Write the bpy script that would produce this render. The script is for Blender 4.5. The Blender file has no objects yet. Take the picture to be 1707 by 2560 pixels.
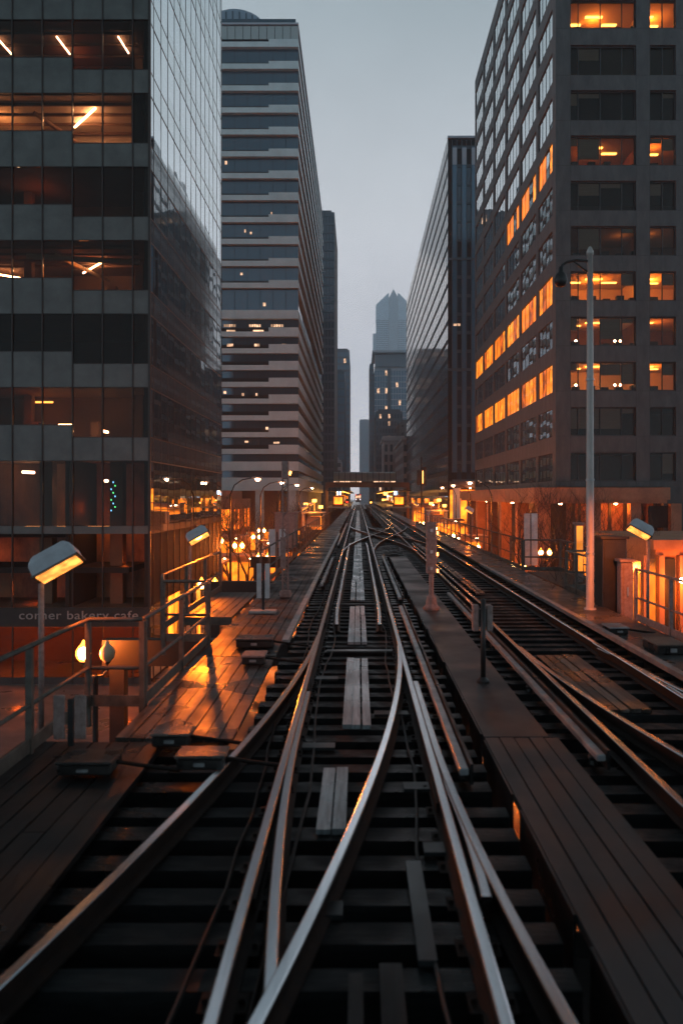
import bpy, math, random
from mathutils import Vector, Matrix
random.seed(7)
scene = bpy.context.scene
C = scene.collection
R = math.radians

# ------------------------------------------------------------------ camera
cd = bpy.data.cameras.new('camera'); cam = bpy.data.objects.new('camera', cd); C.objects.link(cam)
CAMZ = 2.55
cam.location = (0, 0, CAMZ); cam.rotation_euler = (R(90), 0, 0)
cd.lens = 28; cd.sensor_width = 36; cd.sensor_height = 36; cd.sensor_fit = 'AUTO'
cd.shift_x = -0.0162; cd.shift_y = -0.0153
cd.clip_start = 0.1; cd.clip_end = 6000
cd.dof.use_dof = True; cd.dof.focus_distance = 45; cd.dof.aperture_fstop = 1.3
scene.camera = cam

# ------------------------------------------------------------------ world: dusk sky under an even layer of cloud
w = bpy.data.worlds.new("World"); scene.world = w; w.use_nodes = True
nt = w.node_tree; nt.nodes.clear()
def wn(t): return nt.nodes.new(t)
out = wn('ShaderNodeOutputWorld'); bg = wn('ShaderNodeBackground'); sky = wn('ShaderNodeTexSky')
sky.sky_type = 'NISHITA'; sky.sun_disc = False; sky.sun_elevation = R(8); sky.sun_rotation = R(0)
tc = wn('ShaderNodeTexCoord'); sep = wn('ShaderNodeSeparateXYZ')
nt.links.new(tc.outputs['Generated'], sep.inputs[0])
ramp = wn('ShaderNodeValToRGB'); nt.links.new(sep.outputs['Z'], ramp.inputs[0])
cr = ramp.color_ramp
cr.elements[0].position = 0.0;  cr.elements[0].color = (.74, .74, .80, 1)
cr.elements[1].position = 1.0;  cr.elements[1].color = (.03, .042, .048, 1)
for p, c in ((.14, (.58, .58, .635, 1)), (.33, (.375, .39, .415, 1)), (.52, (.20, .235, .255, 1)), (.7, (.075, .10, .115, 1))):
    e = cr.elements.new(p); e.color = c
# unseen sky behind the camera is darkened to keep foreground and facades dim
az = wn('ShaderNodeMapRange'); az.inputs['From Min'].default_value = -1; az.inputs['From Max'].default_value = .6
az.inputs['To Min'].default_value = .36; az.inputs['To Max'].default_value = 1
az.interpolation_type = 'SMOOTHSTEP'
nt.links.new(sep.outputs['Y'], az.inputs['Value'])
noi = wn('ShaderNodeTexNoise'); noi.inputs['Scale'].default_value = 2.2; noi.inputs['Detail'].default_value = 4
nt.links.new(tc.outputs['Generated'], noi.inputs['Vector'])
nm = wn('ShaderNodeMapRange'); nm.inputs['From Min'].default_value = .3; nm.inputs['From Max'].default_value = .7; nm.inputs['To Min'].default_value = .74; nm.inputs['To Max'].default_value = 1.12
nt.links.new(noi.outputs['Fac'], nm.inputs['Value'])
mm = wn('ShaderNodeMath'); mm.operation = 'MULTIPLY'; nt.links.new(az.outputs[0], mm.inputs[0]); nt.links.new(nm.outputs[0], mm.inputs[1])
m10 = wn('ShaderNodeMath'); m10.operation = 'MULTIPLY'; m10.inputs[1].default_value = 22; nt.links.new(mm.outputs[0], m10.inputs[0])
vm = wn('ShaderNodeVectorMath'); vm.operation = 'SCALE'
nt.links.new(ramp.outputs[0], vm.inputs[0]); nt.links.new(m10.outputs[0], vm.inputs['Scale'])
mx = wn('ShaderNodeMix'); mx.data_type = 'RGBA'; mx.inputs[0].default_value = .985
nt.links.new(sky.outputs[0], mx.inputs[6]); nt.links.new(vm.outputs[0], mx.inputs[7])
tint = wn('ShaderNodeMix'); tint.data_type = 'RGBA'; tint.inputs[6].default_value = (.66, 1.0, 1.12, 1); tint.inputs[7].default_value = (1, 1, 1, 1)
nt.links.new(az.outputs[0], tint.inputs[0])
tm = wn('ShaderNodeVectorMath'); tm.operation = 'MULTIPLY'; nt.links.new(mx.outputs[2], tm.inputs[0]); nt.links.new(tint.outputs[2], tm.inputs[1])
nt.links.new(tm.outputs[0], bg.inputs['Color']); bg.inputs['Strength'].default_value = .1
nt.links.new(bg.outputs[0], out.inputs['Surface'])

sl = bpy.data.lights.new('sun', 'SUN'); sl.energy = .06; sl.angle = R(20); sl.color = (1, .93, .88)
so = bpy.data.objects.new('sun', sl); C.objects.link(so); so.rotation_euler = (R(-82), 0, 0)

scene.view_settings.view_transform = 'Standard'; scene.view_settings.look = 'None'
scene.view_settings.exposure = 0; scene.view_settings.gamma = 1
scene.cycles.use_denoising = True
scene.cycles.max_bounces = 6; scene.cycles.diffuse_bounces = 2; scene.cycles.glossy_bounces = 4
scene.cycles.transparent_max_bounces = 12; scene.cycles.transmission_bounces = 3; scene.cycles.volume_bounces = 1
scene.cycles.caustics_reflective = False; scene.cycles.caustics_refractive = False
scene.cycles.sample_clamp_indirect = 3; scene.cycles.sample_clamp_direct = 0

# ------------------------------------------------------------------ materials
AMB = (1, .17, .009)
def mat(name, col, rough=.6, metal=0, noise=None, nscale=3, bump=0, spec=None, rough_noise=None, obj_var=0, stretch=None, noise2=None):
    m = bpy.data.materials.new(name); m.use_nodes = True
    n = m.node_tree; b = n.nodes['Principled BSDF']
    b.inputs['Base Color'].default_value = (*col, 1); b.inputs['Roughness'].default_value = rough; b.inputs['Metallic'].default_value = metal
    if spec is not None: b.inputs['Specular IOR Level'].default_value = spec
    if noise or bump or rough_noise or obj_var:
        t = n.nodes.new('ShaderNodeTexCoord'); mp = n.nodes.new('ShaderNodeMapping')
        n.links.new(t.outputs['Object'], mp.inputs[0])
        if stretch: mp.inputs['Scale'].default_value = stretch
        x = n.nodes.new('ShaderNodeTexNoise'); x.inputs['Scale'].default_value = nscale; x.inputs['Detail'].default_value = 6; x.inputs['Roughness'].default_value = .65
        n.links.new(mp.outputs[0], x.inputs['Vector'])
        r = n.nodes.new('ShaderNodeValToRGB'); r.color_ramp.elements[0].position = .32; r.color_ramp.elements[1].position = .68
        c2 = noise or col
        r.color_ramp.elements[0].color = (*col, 1); r.color_ramp.elements[1].color = (*c2, 1)
        n.links.new(x.outputs['Fac'], r.inputs[0])
        src = r.outputs[0]
        if obj_var:
            oi = n.nodes.new('ShaderNodeObjectInfo'); mr = n.nodes.new('ShaderNodeMapRange')
            mr.inputs['To Min'].default_value = 1 - obj_var; mr.inputs['To Max'].default_value = 1 + obj_var
            n.links.new(oi.outputs['Random'], mr.inputs['Value'])
            v = n.nodes.new('ShaderNodeVectorMath'); v.operation = 'SCALE'
            n.links.new(src, v.inputs[0]); n.links.new(mr.outputs[0], v.inputs['Scale']); src = v.outputs[0]
        n.links.new(src, b.inputs['Base Color'])
        if rough_noise:
            y = n.nodes.new('ShaderNodeTexNoise'); y.inputs['Scale'].default_value = rough_noise[2]; y.inputs['Detail'].default_value = 5
            n.links.new(t.outputs['Object'], y.inputs['Vector'])
            q = n.nodes.new('ShaderNodeMapRange'); q.inputs['From Min'].default_value = .38; q.inputs['From Max'].default_value = .62
            q.inputs['To Min'].default_value = rough_noise[0]; q.inputs['To Max'].default_value = rough_noise[1]
            n.links.new(y.outputs['Fac'], q.inputs['Value']); n.links.new(q.outputs[0], b.inputs['Roughness'])
        if bump:
            bp = n.nodes.new('ShaderNodeBump'); bp.inputs['Strength'].default_value = bump; bp.inputs['Distance'].default_value = .02
            n.links.new(x.outputs['Fac'], bp.inputs['Height']); n.links.new(bp.outputs[0], b.inputs['Normal'])
    return m
def emit(name, col, s, base=None, rough=.3, var=None, vscale=1.0):
    m = bpy.data.materials.new(name); m.use_nodes = True
    n = m.node_tree; b = n.nodes['Principled BSDF']
    b.inputs['Base Color'].default_value = (*(base or (.02, .02, .02)), 1); b.inputs['Roughness'].default_value = rough
    b.inputs['Emission Color'].default_value = (*col, 1); b.inputs['Emission Strength'].default_value = s
    if var:
        t = n.nodes.new('ShaderNodeTexCoord'); x = n.nodes.new('ShaderNodeTexNoise'); x.inputs['Scale'].default_value = vscale; x.inputs['Detail'].default_value = 3
        n.links.new(t.outputs['Object'], x.inputs['Vector'])
        r = n.nodes.new('ShaderNodeMapRange'); r.inputs['From Min'].default_value = .4; r.inputs['From Max'].default_value = .62
        r.inputs['To Min'].default_value = s*var; r.inputs['To Max'].default_value = s*1.3
        n.links.new(x.outputs['Fac'], r.inputs['Value']); n.links.new(r.outputs[0], b.inputs['Emission Strength'])
    return m
def glassy(name, col, rough=.03, metal=0, wob=0, wscale=.5, ior=1.9):
    """opaque reflecting curtain-wall glass over a dark body"""
    m = mat(name, col, rough, metal)
    b = m.node_tree.nodes['Principled BSDF']; b.inputs['IOR'].default_value = ior
    if wob:
        n = m.node_tree; t = n.nodes.new('ShaderNodeTexCoord'); x = n.nodes.new('ShaderNodeTexNoise')
        x.inputs['Scale'].default_value = wscale; x.inputs['Detail'].default_value = 2
        n.links.new(t.outputs['Object'], x.inputs['Vector'])
        bp = n.nodes.new('ShaderNodeBump'); bp.inputs['Strength'].default_value = wob; bp.inputs['Distance'].default_value = .1
        n.links.new(x.outputs['Fac'], bp.inputs['Height']); n.links.new(bp.outputs[0], b.inputs['Normal'])
    return m
def seeglass(name, tint, refl=.10):
    m = bpy.data.materials.new(name); m.use_nodes = True; n = m.node_tree; n.nodes.clear()
    o = n.nodes.new('ShaderNodeOutputMaterial'); mx_ = n.nodes.new('ShaderNodeMixShader')
    t = n.nodes.new('ShaderNodeBsdfTransparent'); t.inputs[0].default_value = (*tint, 1)
    g = n.nodes.new('ShaderNodeBsdfGlossy'); g.inputs['Roughness'].default_value = .02; g.inputs['Color'].default_value = (.45, .48, .48, 1)
    l = n.nodes.new('ShaderNodeFresnel'); l.inputs['IOR'].default_value = 1.45 + refl
    n.links.new(l.outputs[0], mx_.inputs[0]); n.links.new(t.outputs[0], mx_.inputs[1]); n.links.new(g.outputs[0], mx_.inputs[2])
    n.links.new(mx_.outputs[0], o.inputs[0]); return m

M = {}
M['asphalt'] = mat('wet asphalt', (.012, .012, .013), .35, noise=(.024, .024, .024), nscale=.8, rough_noise=(.12, .6, .25), bump=.1)
M['walk'] = mat('wet concrete pavement', (.10, .095, .09), .5, noise=(.15, .14, .13), nscale=.7, rough_noise=(.2, .7, .3))
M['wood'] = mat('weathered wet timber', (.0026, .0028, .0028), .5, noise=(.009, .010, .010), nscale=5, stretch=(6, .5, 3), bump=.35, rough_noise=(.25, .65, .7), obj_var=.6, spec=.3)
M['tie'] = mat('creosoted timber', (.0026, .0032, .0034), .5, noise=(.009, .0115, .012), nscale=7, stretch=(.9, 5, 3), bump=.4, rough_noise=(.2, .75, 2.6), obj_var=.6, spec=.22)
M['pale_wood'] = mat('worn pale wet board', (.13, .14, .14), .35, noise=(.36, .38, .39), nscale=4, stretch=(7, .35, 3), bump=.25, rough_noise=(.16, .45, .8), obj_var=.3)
M['lamplit_wood'] = mat('smooth wet deck timber', (.02, .017, .014), .4, noise=(.12, .10, .085), nscale=4, stretch=(6, .4, 3), bump=.2, rough_noise=(.16, .5, .9), obj_var=.6)  # lighter, warmer copy of the deck timber where lamp light falls
M['slab'] = mat('grey walkway board', (.006, .008, .009), .45, noise=(.015, .019, .020), nscale=2, stretch=(2, .6, 1), bump=.15, rough_noise=(.3, .62, .6))
M['steel_top'] = mat('polished rail steel', (.62, .66, .70), .2, 1, noise=(.8, .84, .88), nscale=9, stretch=(3, .15, 1))
M['rust'] = mat('rusty rail web', (.005, .004, .0035), .6, .1, noise=(.016, .009, .006), nscale=7, spec=.15)
M['rust_light'] = mat('rusted painted steel', (.17, .10, .08), .6, 0, noise=(.30, .22, .20), nscale=14, bump=.1)
M['girder'] = mat('dark painted girder', (.008, .007, .006), .5, .2, noise=(.02, .013, .009), nscale=2)
M['black'] = mat('black painted metal', (.012, .012, .012), .45, .2, noise=(.03, .028, .026), nscale=5)
M['box'] = mat('cast iron box', (.010, .010, .010), .35, .3, noise=(.03, .027, .024), nscale=6, rough_noise=(.2, .5, 3))
M['grey_metal'] = mat('galvanised steel', (.26, .27, .28), .4, .7, noise=(.40, .41, .41), nscale=5, rough_noise=(.28, .55, 4))
M['rail_paint'] = mat('weathered railing paint', (.13, .105, .085), .5, .1, noise=(.05, .04, .03), nscale=6)
M['pole'] = mat('pale painted pole', (.45, .42, .40), .45, .2, noise=(.33, .29, .26), nscale=4, stretch=(1, 1, .3))
M['white'] = mat('off white enamel', (.62, .60, .60), .45, 0, noise=(.44, .41, .40), nscale=5)
M['lamp_shell'] = mat('grey lamp housing', (.45, .47, .50), .5, .1, noise=(.34, .34, .36), nscale=5)
M['grate'] = None
M['conc_l'] = mat('grey green spandrel glass', (.07, .08, .075), .3, 0, noise=(.12, .135, .128), nscale=.9)
M['conc_b2'] = mat('pale precast concrete', (.48, .58, .585), .6, 0, noise=(.62, .735, .74), nscale=.4, bump=.05)
M['conc_r'] = mat('brown grey precast concrete', (.055, .06, .062), .65, 0, noise=(.105, .11, .11), nscale=1.3, stretch=(1, 1, .35), bump=.1)
M['conc_dark'] = mat('charcoal stone', (.03, .03, .03), .5, 0, noise=(.05, .05, .05), nscale=.6)
M['stone'] = mat('aged limestone', (.33, .29, .29), .7, 0, noise=(.45, .41, .41), nscale=.2)
M['amber_stone'] = mat('stone tinted with lamplight', (.22, .11, .065), .7, 0, noise=(.36, .19, .11), nscale=.9, bump=.1)  # reddish base colour carries the orange lamp light on the stone
M['brick'] = mat('brown brick', (.22, .11, .07), .7, 0, noise=(.32, .17, .11), nscale=6, bump=.2)
M['mullion'] = mat('bronze mullion', (.035, .03, .028), .4, .4, noise=(.05, .045, .04), nscale=2)
M['void'] = mat('unlit interior', (.012, .011, .010), .8, noise=(.02, .018, .016), nscale=1)  # near-black colour stands in for the darkness of unlit rooms
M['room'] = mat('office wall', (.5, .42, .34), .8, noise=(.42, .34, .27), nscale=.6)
M['room_dim'] = mat('dim office wall', (.14, .08, .05), .8, noise=(.22, .12, .07), nscale=.8)  # darker brown copy of the office wall, dim light put into colour
M['desk'] = mat('office desk', (.03, .02, .015), .5)
M['glass_front'] = seeglass('tinted window glass', (.62, .58, .52), .0)
M['glass_r'] = seeglass('clear window glass', (.85, .8, .75), .0)
M['glass_side'] = glassy('mirror curtain glass', (.82, .88, .90), .015, metal=1, ior=2.5, wob=.04, wscale=.35)
M['glass_side_sp'] = glassy('mirror spandrel glass', (.76, .83, .84), .04, metal=.95, ior=2.3)
M['glass_b2'] = glassy('blue tinted window band', (.10, .15, .19), .06, metal=.55, ior=1.8, wob=.05, wscale=.3)
M['glass_r_side'] = glassy('wavy window glass', (.48, .56, .58), .01, metal=.85, ior=2.3, wob=.06, wscale=.3)
M['glass_rb2'] = glassy('dark teal curtain glass', (.06, .10, .115), .08, metal=.35, ior=2.3, wob=.12, wscale=.15)
M['glass_far'] = glassy('distant window glass', (.06, .10, .13), .12, metal=.3, ior=1.7)
M['pane_blue'] = glassy('blue grey panel', (.10, .20, .28), .15, metal=.2, ior=1.6)
M['wall_blue'] = mat('slate blue cladding', (.20, .27, .34), .5, noise=(.25, .32, .39), nscale=.3)
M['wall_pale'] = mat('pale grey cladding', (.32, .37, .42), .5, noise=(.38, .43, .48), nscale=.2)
M['wall_dk'] = mat('dark slate cladding', (.05, .08, .10), .5, noise=(.07, .105, .13), nscale=.3)
M['roof_glass'] = glassy('frosted canopy glass', (.35, .42, .42), .3, ior=1.5)
M['tube'] = emit('fluorescent tube', (1, .62, .42), 22)
M['tube_hot'] = emit('bright strip light', (1, .50, .25), 60)
M['ceil_r'] = emit('ceiling light panel', (1, .45, .08), 9)
M['ceil_dim'] = emit('small ceiling lamp', (1, .34, .07), 9)
M['lit_amber'] = emit('lit amber window', (1, .21, .012), 1.3, base=(.02, .02, .02), rough=.06, var=.7, vscale=.5)
M['lit_gold'] = emit('lit gold window', (1, .27, .02), 1.6, rough=.06, var=.5, vscale=1.1)
M['lit_rust'] = emit('dim rust lit window', (1, .17, .015), .75, rough=.06, var=.4, vscale=.9)
M['lit_peach'] = emit('lit pale window', (1, .58, .34), 1.4, rough=.1, var=.3, vscale=.9)
M['lit_street'] = emit('lit shop window', (1, .19, .012), 3.6, rough=.15, var=.06, vscale=.35)
M['lit_hot'] = emit('bright shop sign light', (1, .42, .06), 7)
M['lit_blue'] = emit('cool white station sign', (.55, .75, 1), 3.5)
M['lit_white'] = emit('white lamp', (.95, .85, 1), 5)
M['led_red'] = emit('red lamp', (1, .03, .01), 8)
M['lens'] = emit('glowing lamp lens', (1, .34, .06), 2.2, var=.5, vscale=6)
M['wall_mist'] = mat('haze tinted grey granite', (.45, .55, .64), .6, noise=(.52, .62, .70), nscale=.1)  # cladding lightened so that its colour adds to the haze fade
M['glass_mist'] = glassy('haze tinted distant glass', (.10, .15, .21), .2, ior=1.5)  # window colour lifted for haze too
M['bulb'] = emit('white hot bulb', (1, .72, .42), 60)
M['bark'] = mat('dark wet bark', (.02, .014, .010), .7, noise=(.04, .03, .02), nscale=10, bump=.3)
M['led_green'] = emit('green fairy light', (.1, 1, .35), 5)
M['led_blue'] = emit('blue fairy light', (.15, .5, 1), 7)
def make_globe():
    m = bpy.data.materials.new('frosted globe'); m.use_nodes = True; n = m.node_tree; n.nodes.clear()
    o = n.nodes.new('ShaderNodeOutputMaterial'); a = n.nodes.new('ShaderNodeAddShader'); t = n.nodes.new('ShaderNodeBsdfTransparent')
    t.inputs[0].default_value = (.9, .8, .6, 1)
    e = n.nodes.new('ShaderNodeEmission'); e.inputs[0].default_value = (1, .34, .04, 1); e.inputs[1].default_value = 4
    n.links.new(t.outputs[0], a.inputs[0]); n.links.new(e.outputs[0], a.inputs[1]); n.links.new(a.outputs[0], o.inputs[0]); return m
M['globe'] = make_globe()
M['globe_off'] = mat('unlit frosted globe', (.75, .5, .3), .3)
def make_grate():
    m = mat('wet checkered plate', (.045, .042, .04), .35, .2, noise=(.07, .065, .06), nscale=3, rough_noise=(.22, .5, 1.2))
    n = m.node_tree; b = n.nodes['Principled BSDF']; t = n.nodes.new('ShaderNodeTexCoord')
    x = n.nodes.new('ShaderNodeTexChecker'); x.inputs['Scale'].default_value = 14
    n.links.new(t.outputs['Object'], x.inputs['Vector'])
    bp = n.nodes.new('ShaderNodeBump'); bp.inputs['Strength'].default_value = .5; bp.inputs['Distance'].default_value = .01
    n.links.new(x.outputs['Fac'], bp.inputs['Height']); n.links.new(bp.outputs[0], b.inputs['Normal']); return m
M['grate'] = make_grate()

# ------------------------------------------------------------------ helpers
ORG = {}
class MB:
    def __init__(s): s.v = []; s.f = []; s.m = []
    def add(s, vs, fs, mi=0):
        o = len(s.v); s.v += [tuple(v) for v in vs]; s.f += [tuple(i+o for i in f) for f in fs]; s.m += [mi]*len(fs)
    def box(s, x0, x1, y0, y1, z0, z1, mi=0):
        if x1 < x0: x0, x1 = x1, x0
        if y1 < y0: y0, y1 = y1, y0
        if z1 < z0: z0, z1 = z1, z0
        s.add([(x0,y0,z0),(x1,y0,z0),(x1,y1,z0),(x0,y1,z0),(x0,y0,z1),(x1,y0,z1),(x1,y1,z1),(x0,y1,z1)],
              [(0,3,2,1),(4,5,6,7),(0,1,5,4),(1,2,6,5),(2,3,7,6),(3,0,4,7)], mi)
    def obox(s, c, sx, sy, sz, mat4=None, mi=0):
        vs = []
        for z in (-.5,.5):
            for (x,y) in ((-.5,-.5),(.5,-.5),(.5,.5),(-.5,.5)):
                p = Vector((x*sx, y*sy, z*sz))
                if mat4 is not None: p = mat4 @ p
                vs.append(p + Vector(c))
        s.add(vs, [(0,3,2,1),(4,5,6,7),(0,1,5,4),(1,2,6,5),(2,3,7,6),(3,0,4,7)], mi)
    def tube(s, pts, r, n=8, mi=0, cap=True):
        pts = [Vector(p) for p in pts]; rs = r if isinstance(r, (list, tuple)) else [r]*len(pts)
        rings = []
        for i, p in enumerate(pts):
            d = (pts[min(i+1, len(pts)-1)] - pts[max(i-1, 0)]).normalized()
            u = d.cross(Vector((0,0,1)))
            if u.length < .01: u = d.cross(Vector((0,1,0)))
            u.normalize(); v = d.cross(u)
            rings.append([p + rs[i]*(math.cos(2*math.pi*k/n)*u + math.sin(2*math.pi*k/n)*v) for k in range(n)])
        vs = [q for r_ in rings for q in r_]; fs = []
        for i in range(len(pts)-1):
            for k in range(n):
                a = i*n+k; b = i*n+(k+1) % n
                fs.append((a, b, b+n, a+n))
        if cap: fs.append(tuple(range(n))[::-1]); fs.append(tuple((len(pts)-1)*n+k for k in range(n)))
        s.add(vs, fs, mi)
    def lathe(s, prof, c=(0,0,0), n=14, mi=0):
        vs = []; fs = []
        for (r, z) in prof:
            for k in range(n):
                a = 2*math.pi*k/n; vs.append((c[0]+r*math.cos(a), c[1]+r*math.sin(a), c[2]+z))
        for i in range(len(prof)-1):
            for k in range(n):
                a = i*n+k; b = i*n+(k+1) % n; fs.append((a, b, b+n, a+n))
        s.add(vs, fs, mi)
    def sweep(s, prof, path, mi=0, mi_top=None):
        """prof: list of (dx, z) round a closed section, path: list of (x, y) or (x, y, z)"""
        n = len(prof); vs = []; fs = []; ms = []
        for i, p in enumerate(path):
            q = path[min(i+1, len(path)-1)]; r = path[max(i-1, 0)]
            dx, dy = q[0]-r[0], q[1]-r[1]; L = math.hypot(dx, dy) or 1; nx, ny = dy/L, -dx/L
            z0 = p[2] if len(p) > 2 else 0
            for (a, z) in prof: vs.append((p[0]+nx*a, p[1]+ny*a, z+z0))
        o = len(s.v); s.v += vs
        for i in range(len(path)-1):
            for k in range(n):
                a = i*n+k; b = i*n+(k+1) % n
                s.f.append((o+a, o+b, o+b+n, o+a+n))
                top = mi_top is not None and k in mi_top[0]
                s.m.append(mi_top[1] if top else mi)
        s.f.append(tuple(o+k for k in range(n))[::-1]); s.m.append(mi)
        s.f.append(tuple(o+(len(path)-1)*n+k for k in range(n))); s.m.append(mi)
    def build(s, name, mats, parent=None, smooth=False, bevel=0):
        me = bpy.data.meshes.new(name)
        off = ORG.get(parent.name, Vector((0,0,0))) if parent else Vector((0,0,0))
        me.from_pydata([tuple(Vector(v)-off) for v in s.v], [], s.f); me.update()
        for m in (mats if isinstance(mats, list) else [mats]): me.materials.append(m)
        me.polygons.foreach_set('material_index', s.m)
        if smooth: me.polygons.foreach_set('use_smooth', [True]*len(me.polygons))
        o = bpy.data.objects.new(name, me); C.objects.link(o)
        if parent: o.parent = parent; ORG[o.name] = off
        else: ORG[o.name] = Vector((0,0,0))
        if bevel:
            b = o.modifiers.new('bevel', 'BEVEL'); b.width = bevel; b.segments = 1; b.limit_method = 'ANGLE'
        return o
def tag(o, label=None, cat=None, group=None, kind=None):
    if label: o['label'] = label
    if cat: o['category'] = cat
    if group: o['group'] = group
    if kind: o['kind'] = kind
    return o
def thing(name, label, cat, loc=(0,0,0), group=None):
    o = bpy.data.objects.new(name, None); C.objects.link(o); o.location = loc; o.empty_display_size = .3
    ORG[o.name] = Vector(loc); return tag(o, label, cat, group)
def copy_tree(o, parent=None):
    c = o.copy(); C.objects.link(c); c.parent = parent
    ORG[c.name] = ORG.get(o.name, Vector((0,0,0)))
    for ch in list(o.children): copy_tree(ch, c)
    return c
def P(x, y, D):
    k = D/1829.3; return Vector(((x-822)*k, D, CAMZ-(y-1140)*k))
def boxpart(name, m, parent, *a, bevel=0):
    b = MB(); b.box(*a); return b.build(name, m, parent, bevel=bevel)

# ------------------------------------------------------------------ ground
SZ = -7.5
b = MB(); b.box(-900, 900, -60, 2500, SZ-.5, SZ); tag(b.build('street', M['asphalt']), kind='structure')
b = MB(); b.box(-40, -9.0, 5, 64, SZ, SZ+.15); b.box(-60, -9.0, 72, 300, SZ, SZ+.15); tag(b.build('pavement', M['walk']), kind='structure')
b = MB(); b.box(8.6, 40, 5, 60, SZ, SZ+.15); b.box(8.6, 60, 66, 300, SZ, SZ+.15); tag(b.build('pavement', M['walk']), kind='structure')

# ------------------------------------------------------------------ viaduct steelwork
v = thing('elevated_viaduct', 'dark riveted steel viaduct carrying the tracks above the street', 'viaduct', (0, 3, SZ))
for gx in (-2.2, -.75, .75, 2.7, 4.1, 5.2):
    b = MB(); b.box(gx-.02, gx+.02, 0, 260, -1.35, -.42); b.box(gx-.16, gx+.16, 0, 260, -.42, -.385); b.box(gx-.16, gx+.16, 0, 260, -1.385, -1.35)
    b.build('girder', M['girder'], v)
for k in range(17):
    y = 7+15*k
    b = MB(); b.box(-7, 8.2, y-.2, y+.2, -2.1, -1.39); b.build('cross_beam', M['girder'], v)
    for cx in (-6.6, 7.8):
        b = MB(); b.box(cx-.2, cx+.2, y-.19, y+.19, SZ, -2.1); b.build('column', M['girder'], v)

# ------------------------------------------------------------------ tracks
RP = [(-.07,-.17),(.07,-.17),(.07,-.155),(.012,-.135),(.012,-.04),(.036,-.03),(.036,-.005),(.028,0),(-.028,0),(-.036,-.005),(-.036,-.03),(-.012,-.04),(-.012,-.135),(-.07,-.155)]
TOP = ([6,7,8], 1)
def rail(name, path, parent, lab=None):
    b = MB(); b.sweep(RP, path, 0, TOP); o = b.build(name, [M['rust'], M['steel_top']], parent)
    if lab: o['label'] = lab
    return o
def yr(a, c, n): return [a+(c-a)*i/n for i in range(n+1)]
G = .7175
tie_mesh = []
for k in range(4):
    b = MB(); n = 6
    b.box(-1.28, 1.28, -.115, .115, -.385, -.17); o = b.build('sleeper', M['tie'], None)
    tie_mesh.append(o.data); bpy.data.objects.remove(o)
def sleepers(tr, cx, y0, y1, step, cap=96, halfw=1.28, gaps=(), long_to=0):
    y = y0; n = 0; rest = MB()
    while y < y1:
        if not any(a < y < c for a, c in gaps):
            jit = random.uniform(-.05, .05); ang = random.uniform(-.02, .02)
            if n < cap:
                o = bpy.data.objects.new('sleeper', random.choice(tie_mesh)); C.objects.link(o); o.parent = tr
                loc = Vector((cx+jit, y, random.uniform(-.03, .0))) - ORG[tr.name]; o.location = loc; o.rotation_euler = (random.uniform(-.02,.02), 0, ang)
                o.scale = (halfw/1.28, random.uniform(.92, 1.1), 1)
                if y < long_to: o.scale = (2.1/1.28, o.scale[1], 1); o.location.x -= .82; o.rotation_euler.z *= .4
            else:
                rest.box(cx-halfw+jit, cx+halfw+jit, y-.115, y+.115, -.385, -.17)
            n += 1
        y += step*random.uniform(.86, 1.14)
    if rest.v:
        o = rest.build('sleeper_run', M['tie'], tr); o['kind'] = 'stuff'
# central track (the line the camera travels on)
ta = thing('railway_track', 'straight central railway track running up the middle of the viaduct to the station', 'railway track', (0, 2, -.4))
rail('rail', [(-G, y) for y in yr(1.5, 340, 60)], ta)
rail('rail', [(G, y) for y in yr(1.5, 340, 60)], ta)
# guard rails, flared at their near ends
def guard(x0, ya, yb, flare, tr, side):
    pts = []
    for y in yr(ya, yb, 40):
        f = max(0, 1-(y-ya)/3.0); g = max(0, 1-(yb-y)/3.0)
        pts.append((x0-side*flare*f*f-side*flare*g*g, y, -.02))
    rail('guard_rail', pts, tr)
rail('guard_rail', [(-.66+.20*max(0, (9-y)/4.8)**2.2, y, -.02) for y in yr(4.1, 10.5, 30)], ta)
guard(G-.24, 16, 44, .05, ta, 1); guard(-G+.24, 16, 44, .05, ta, -1)
sleepers(ta, 0, 2.6, 260, .52, long_to=8.5)
pl = MB()
for s in (-1, 1):
    for i in range(220):
        y = 2.7+.52*i; pl.box(s*G-.13, s*G+.13, y-.09, y+.09, -.169, -.158)
        for a in (-.1, .1): pl.box(s*G+a-.015, s*G+a+.015, y-.015, y+.015, -.157, -.13)
o = pl.build('tie_plates', M['rust'], ta); o['kind'] = 'stuff'
# centre boards between the rails
def boards(xs, ya, yb, m, tr, name='centre_board', z=-.12):
    for (xa, xb) in xs:
        y = ya
        while y < yb:
            L = min(random.uniform(3.2, 5.2), yb-y)
            b = MB(); j = random.uniform(-.012, .012); b.box(xa+j, xb+j, y, y+L-.04, -.168, z+random.uniform(-.012, .01))
            b.build(name, m, tr); y += L
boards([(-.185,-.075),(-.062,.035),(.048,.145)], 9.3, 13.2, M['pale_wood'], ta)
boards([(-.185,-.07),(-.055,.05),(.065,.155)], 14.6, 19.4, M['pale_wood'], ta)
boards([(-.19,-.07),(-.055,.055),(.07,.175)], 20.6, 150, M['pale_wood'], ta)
boards([(-.33,-.215),(-.20,-.09)], 6.4, 7.9, M['pale_wood'], ta)
boards([(.36,.47)], 4.6, 5.9, M['slab'], ta); boards([(.12,.25)], 3.2, 4.6, M['wood'], ta); boards([(-.06,.02)], 3.4, 4.5, M['wood'], ta)
for k, (x_, nm) in enumerate(((.5, 'cable'), (-.5, 'cable'), (-.95, 'cable'))):
    b = MB(); b.tube([(x_+.05*math.sin(y*.9+k)+random.uniform(-.02,.02), y, -.15) for y in yr(3, 40, 60)], .014, 5); b.build(nm, M['black'], ta)
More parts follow.
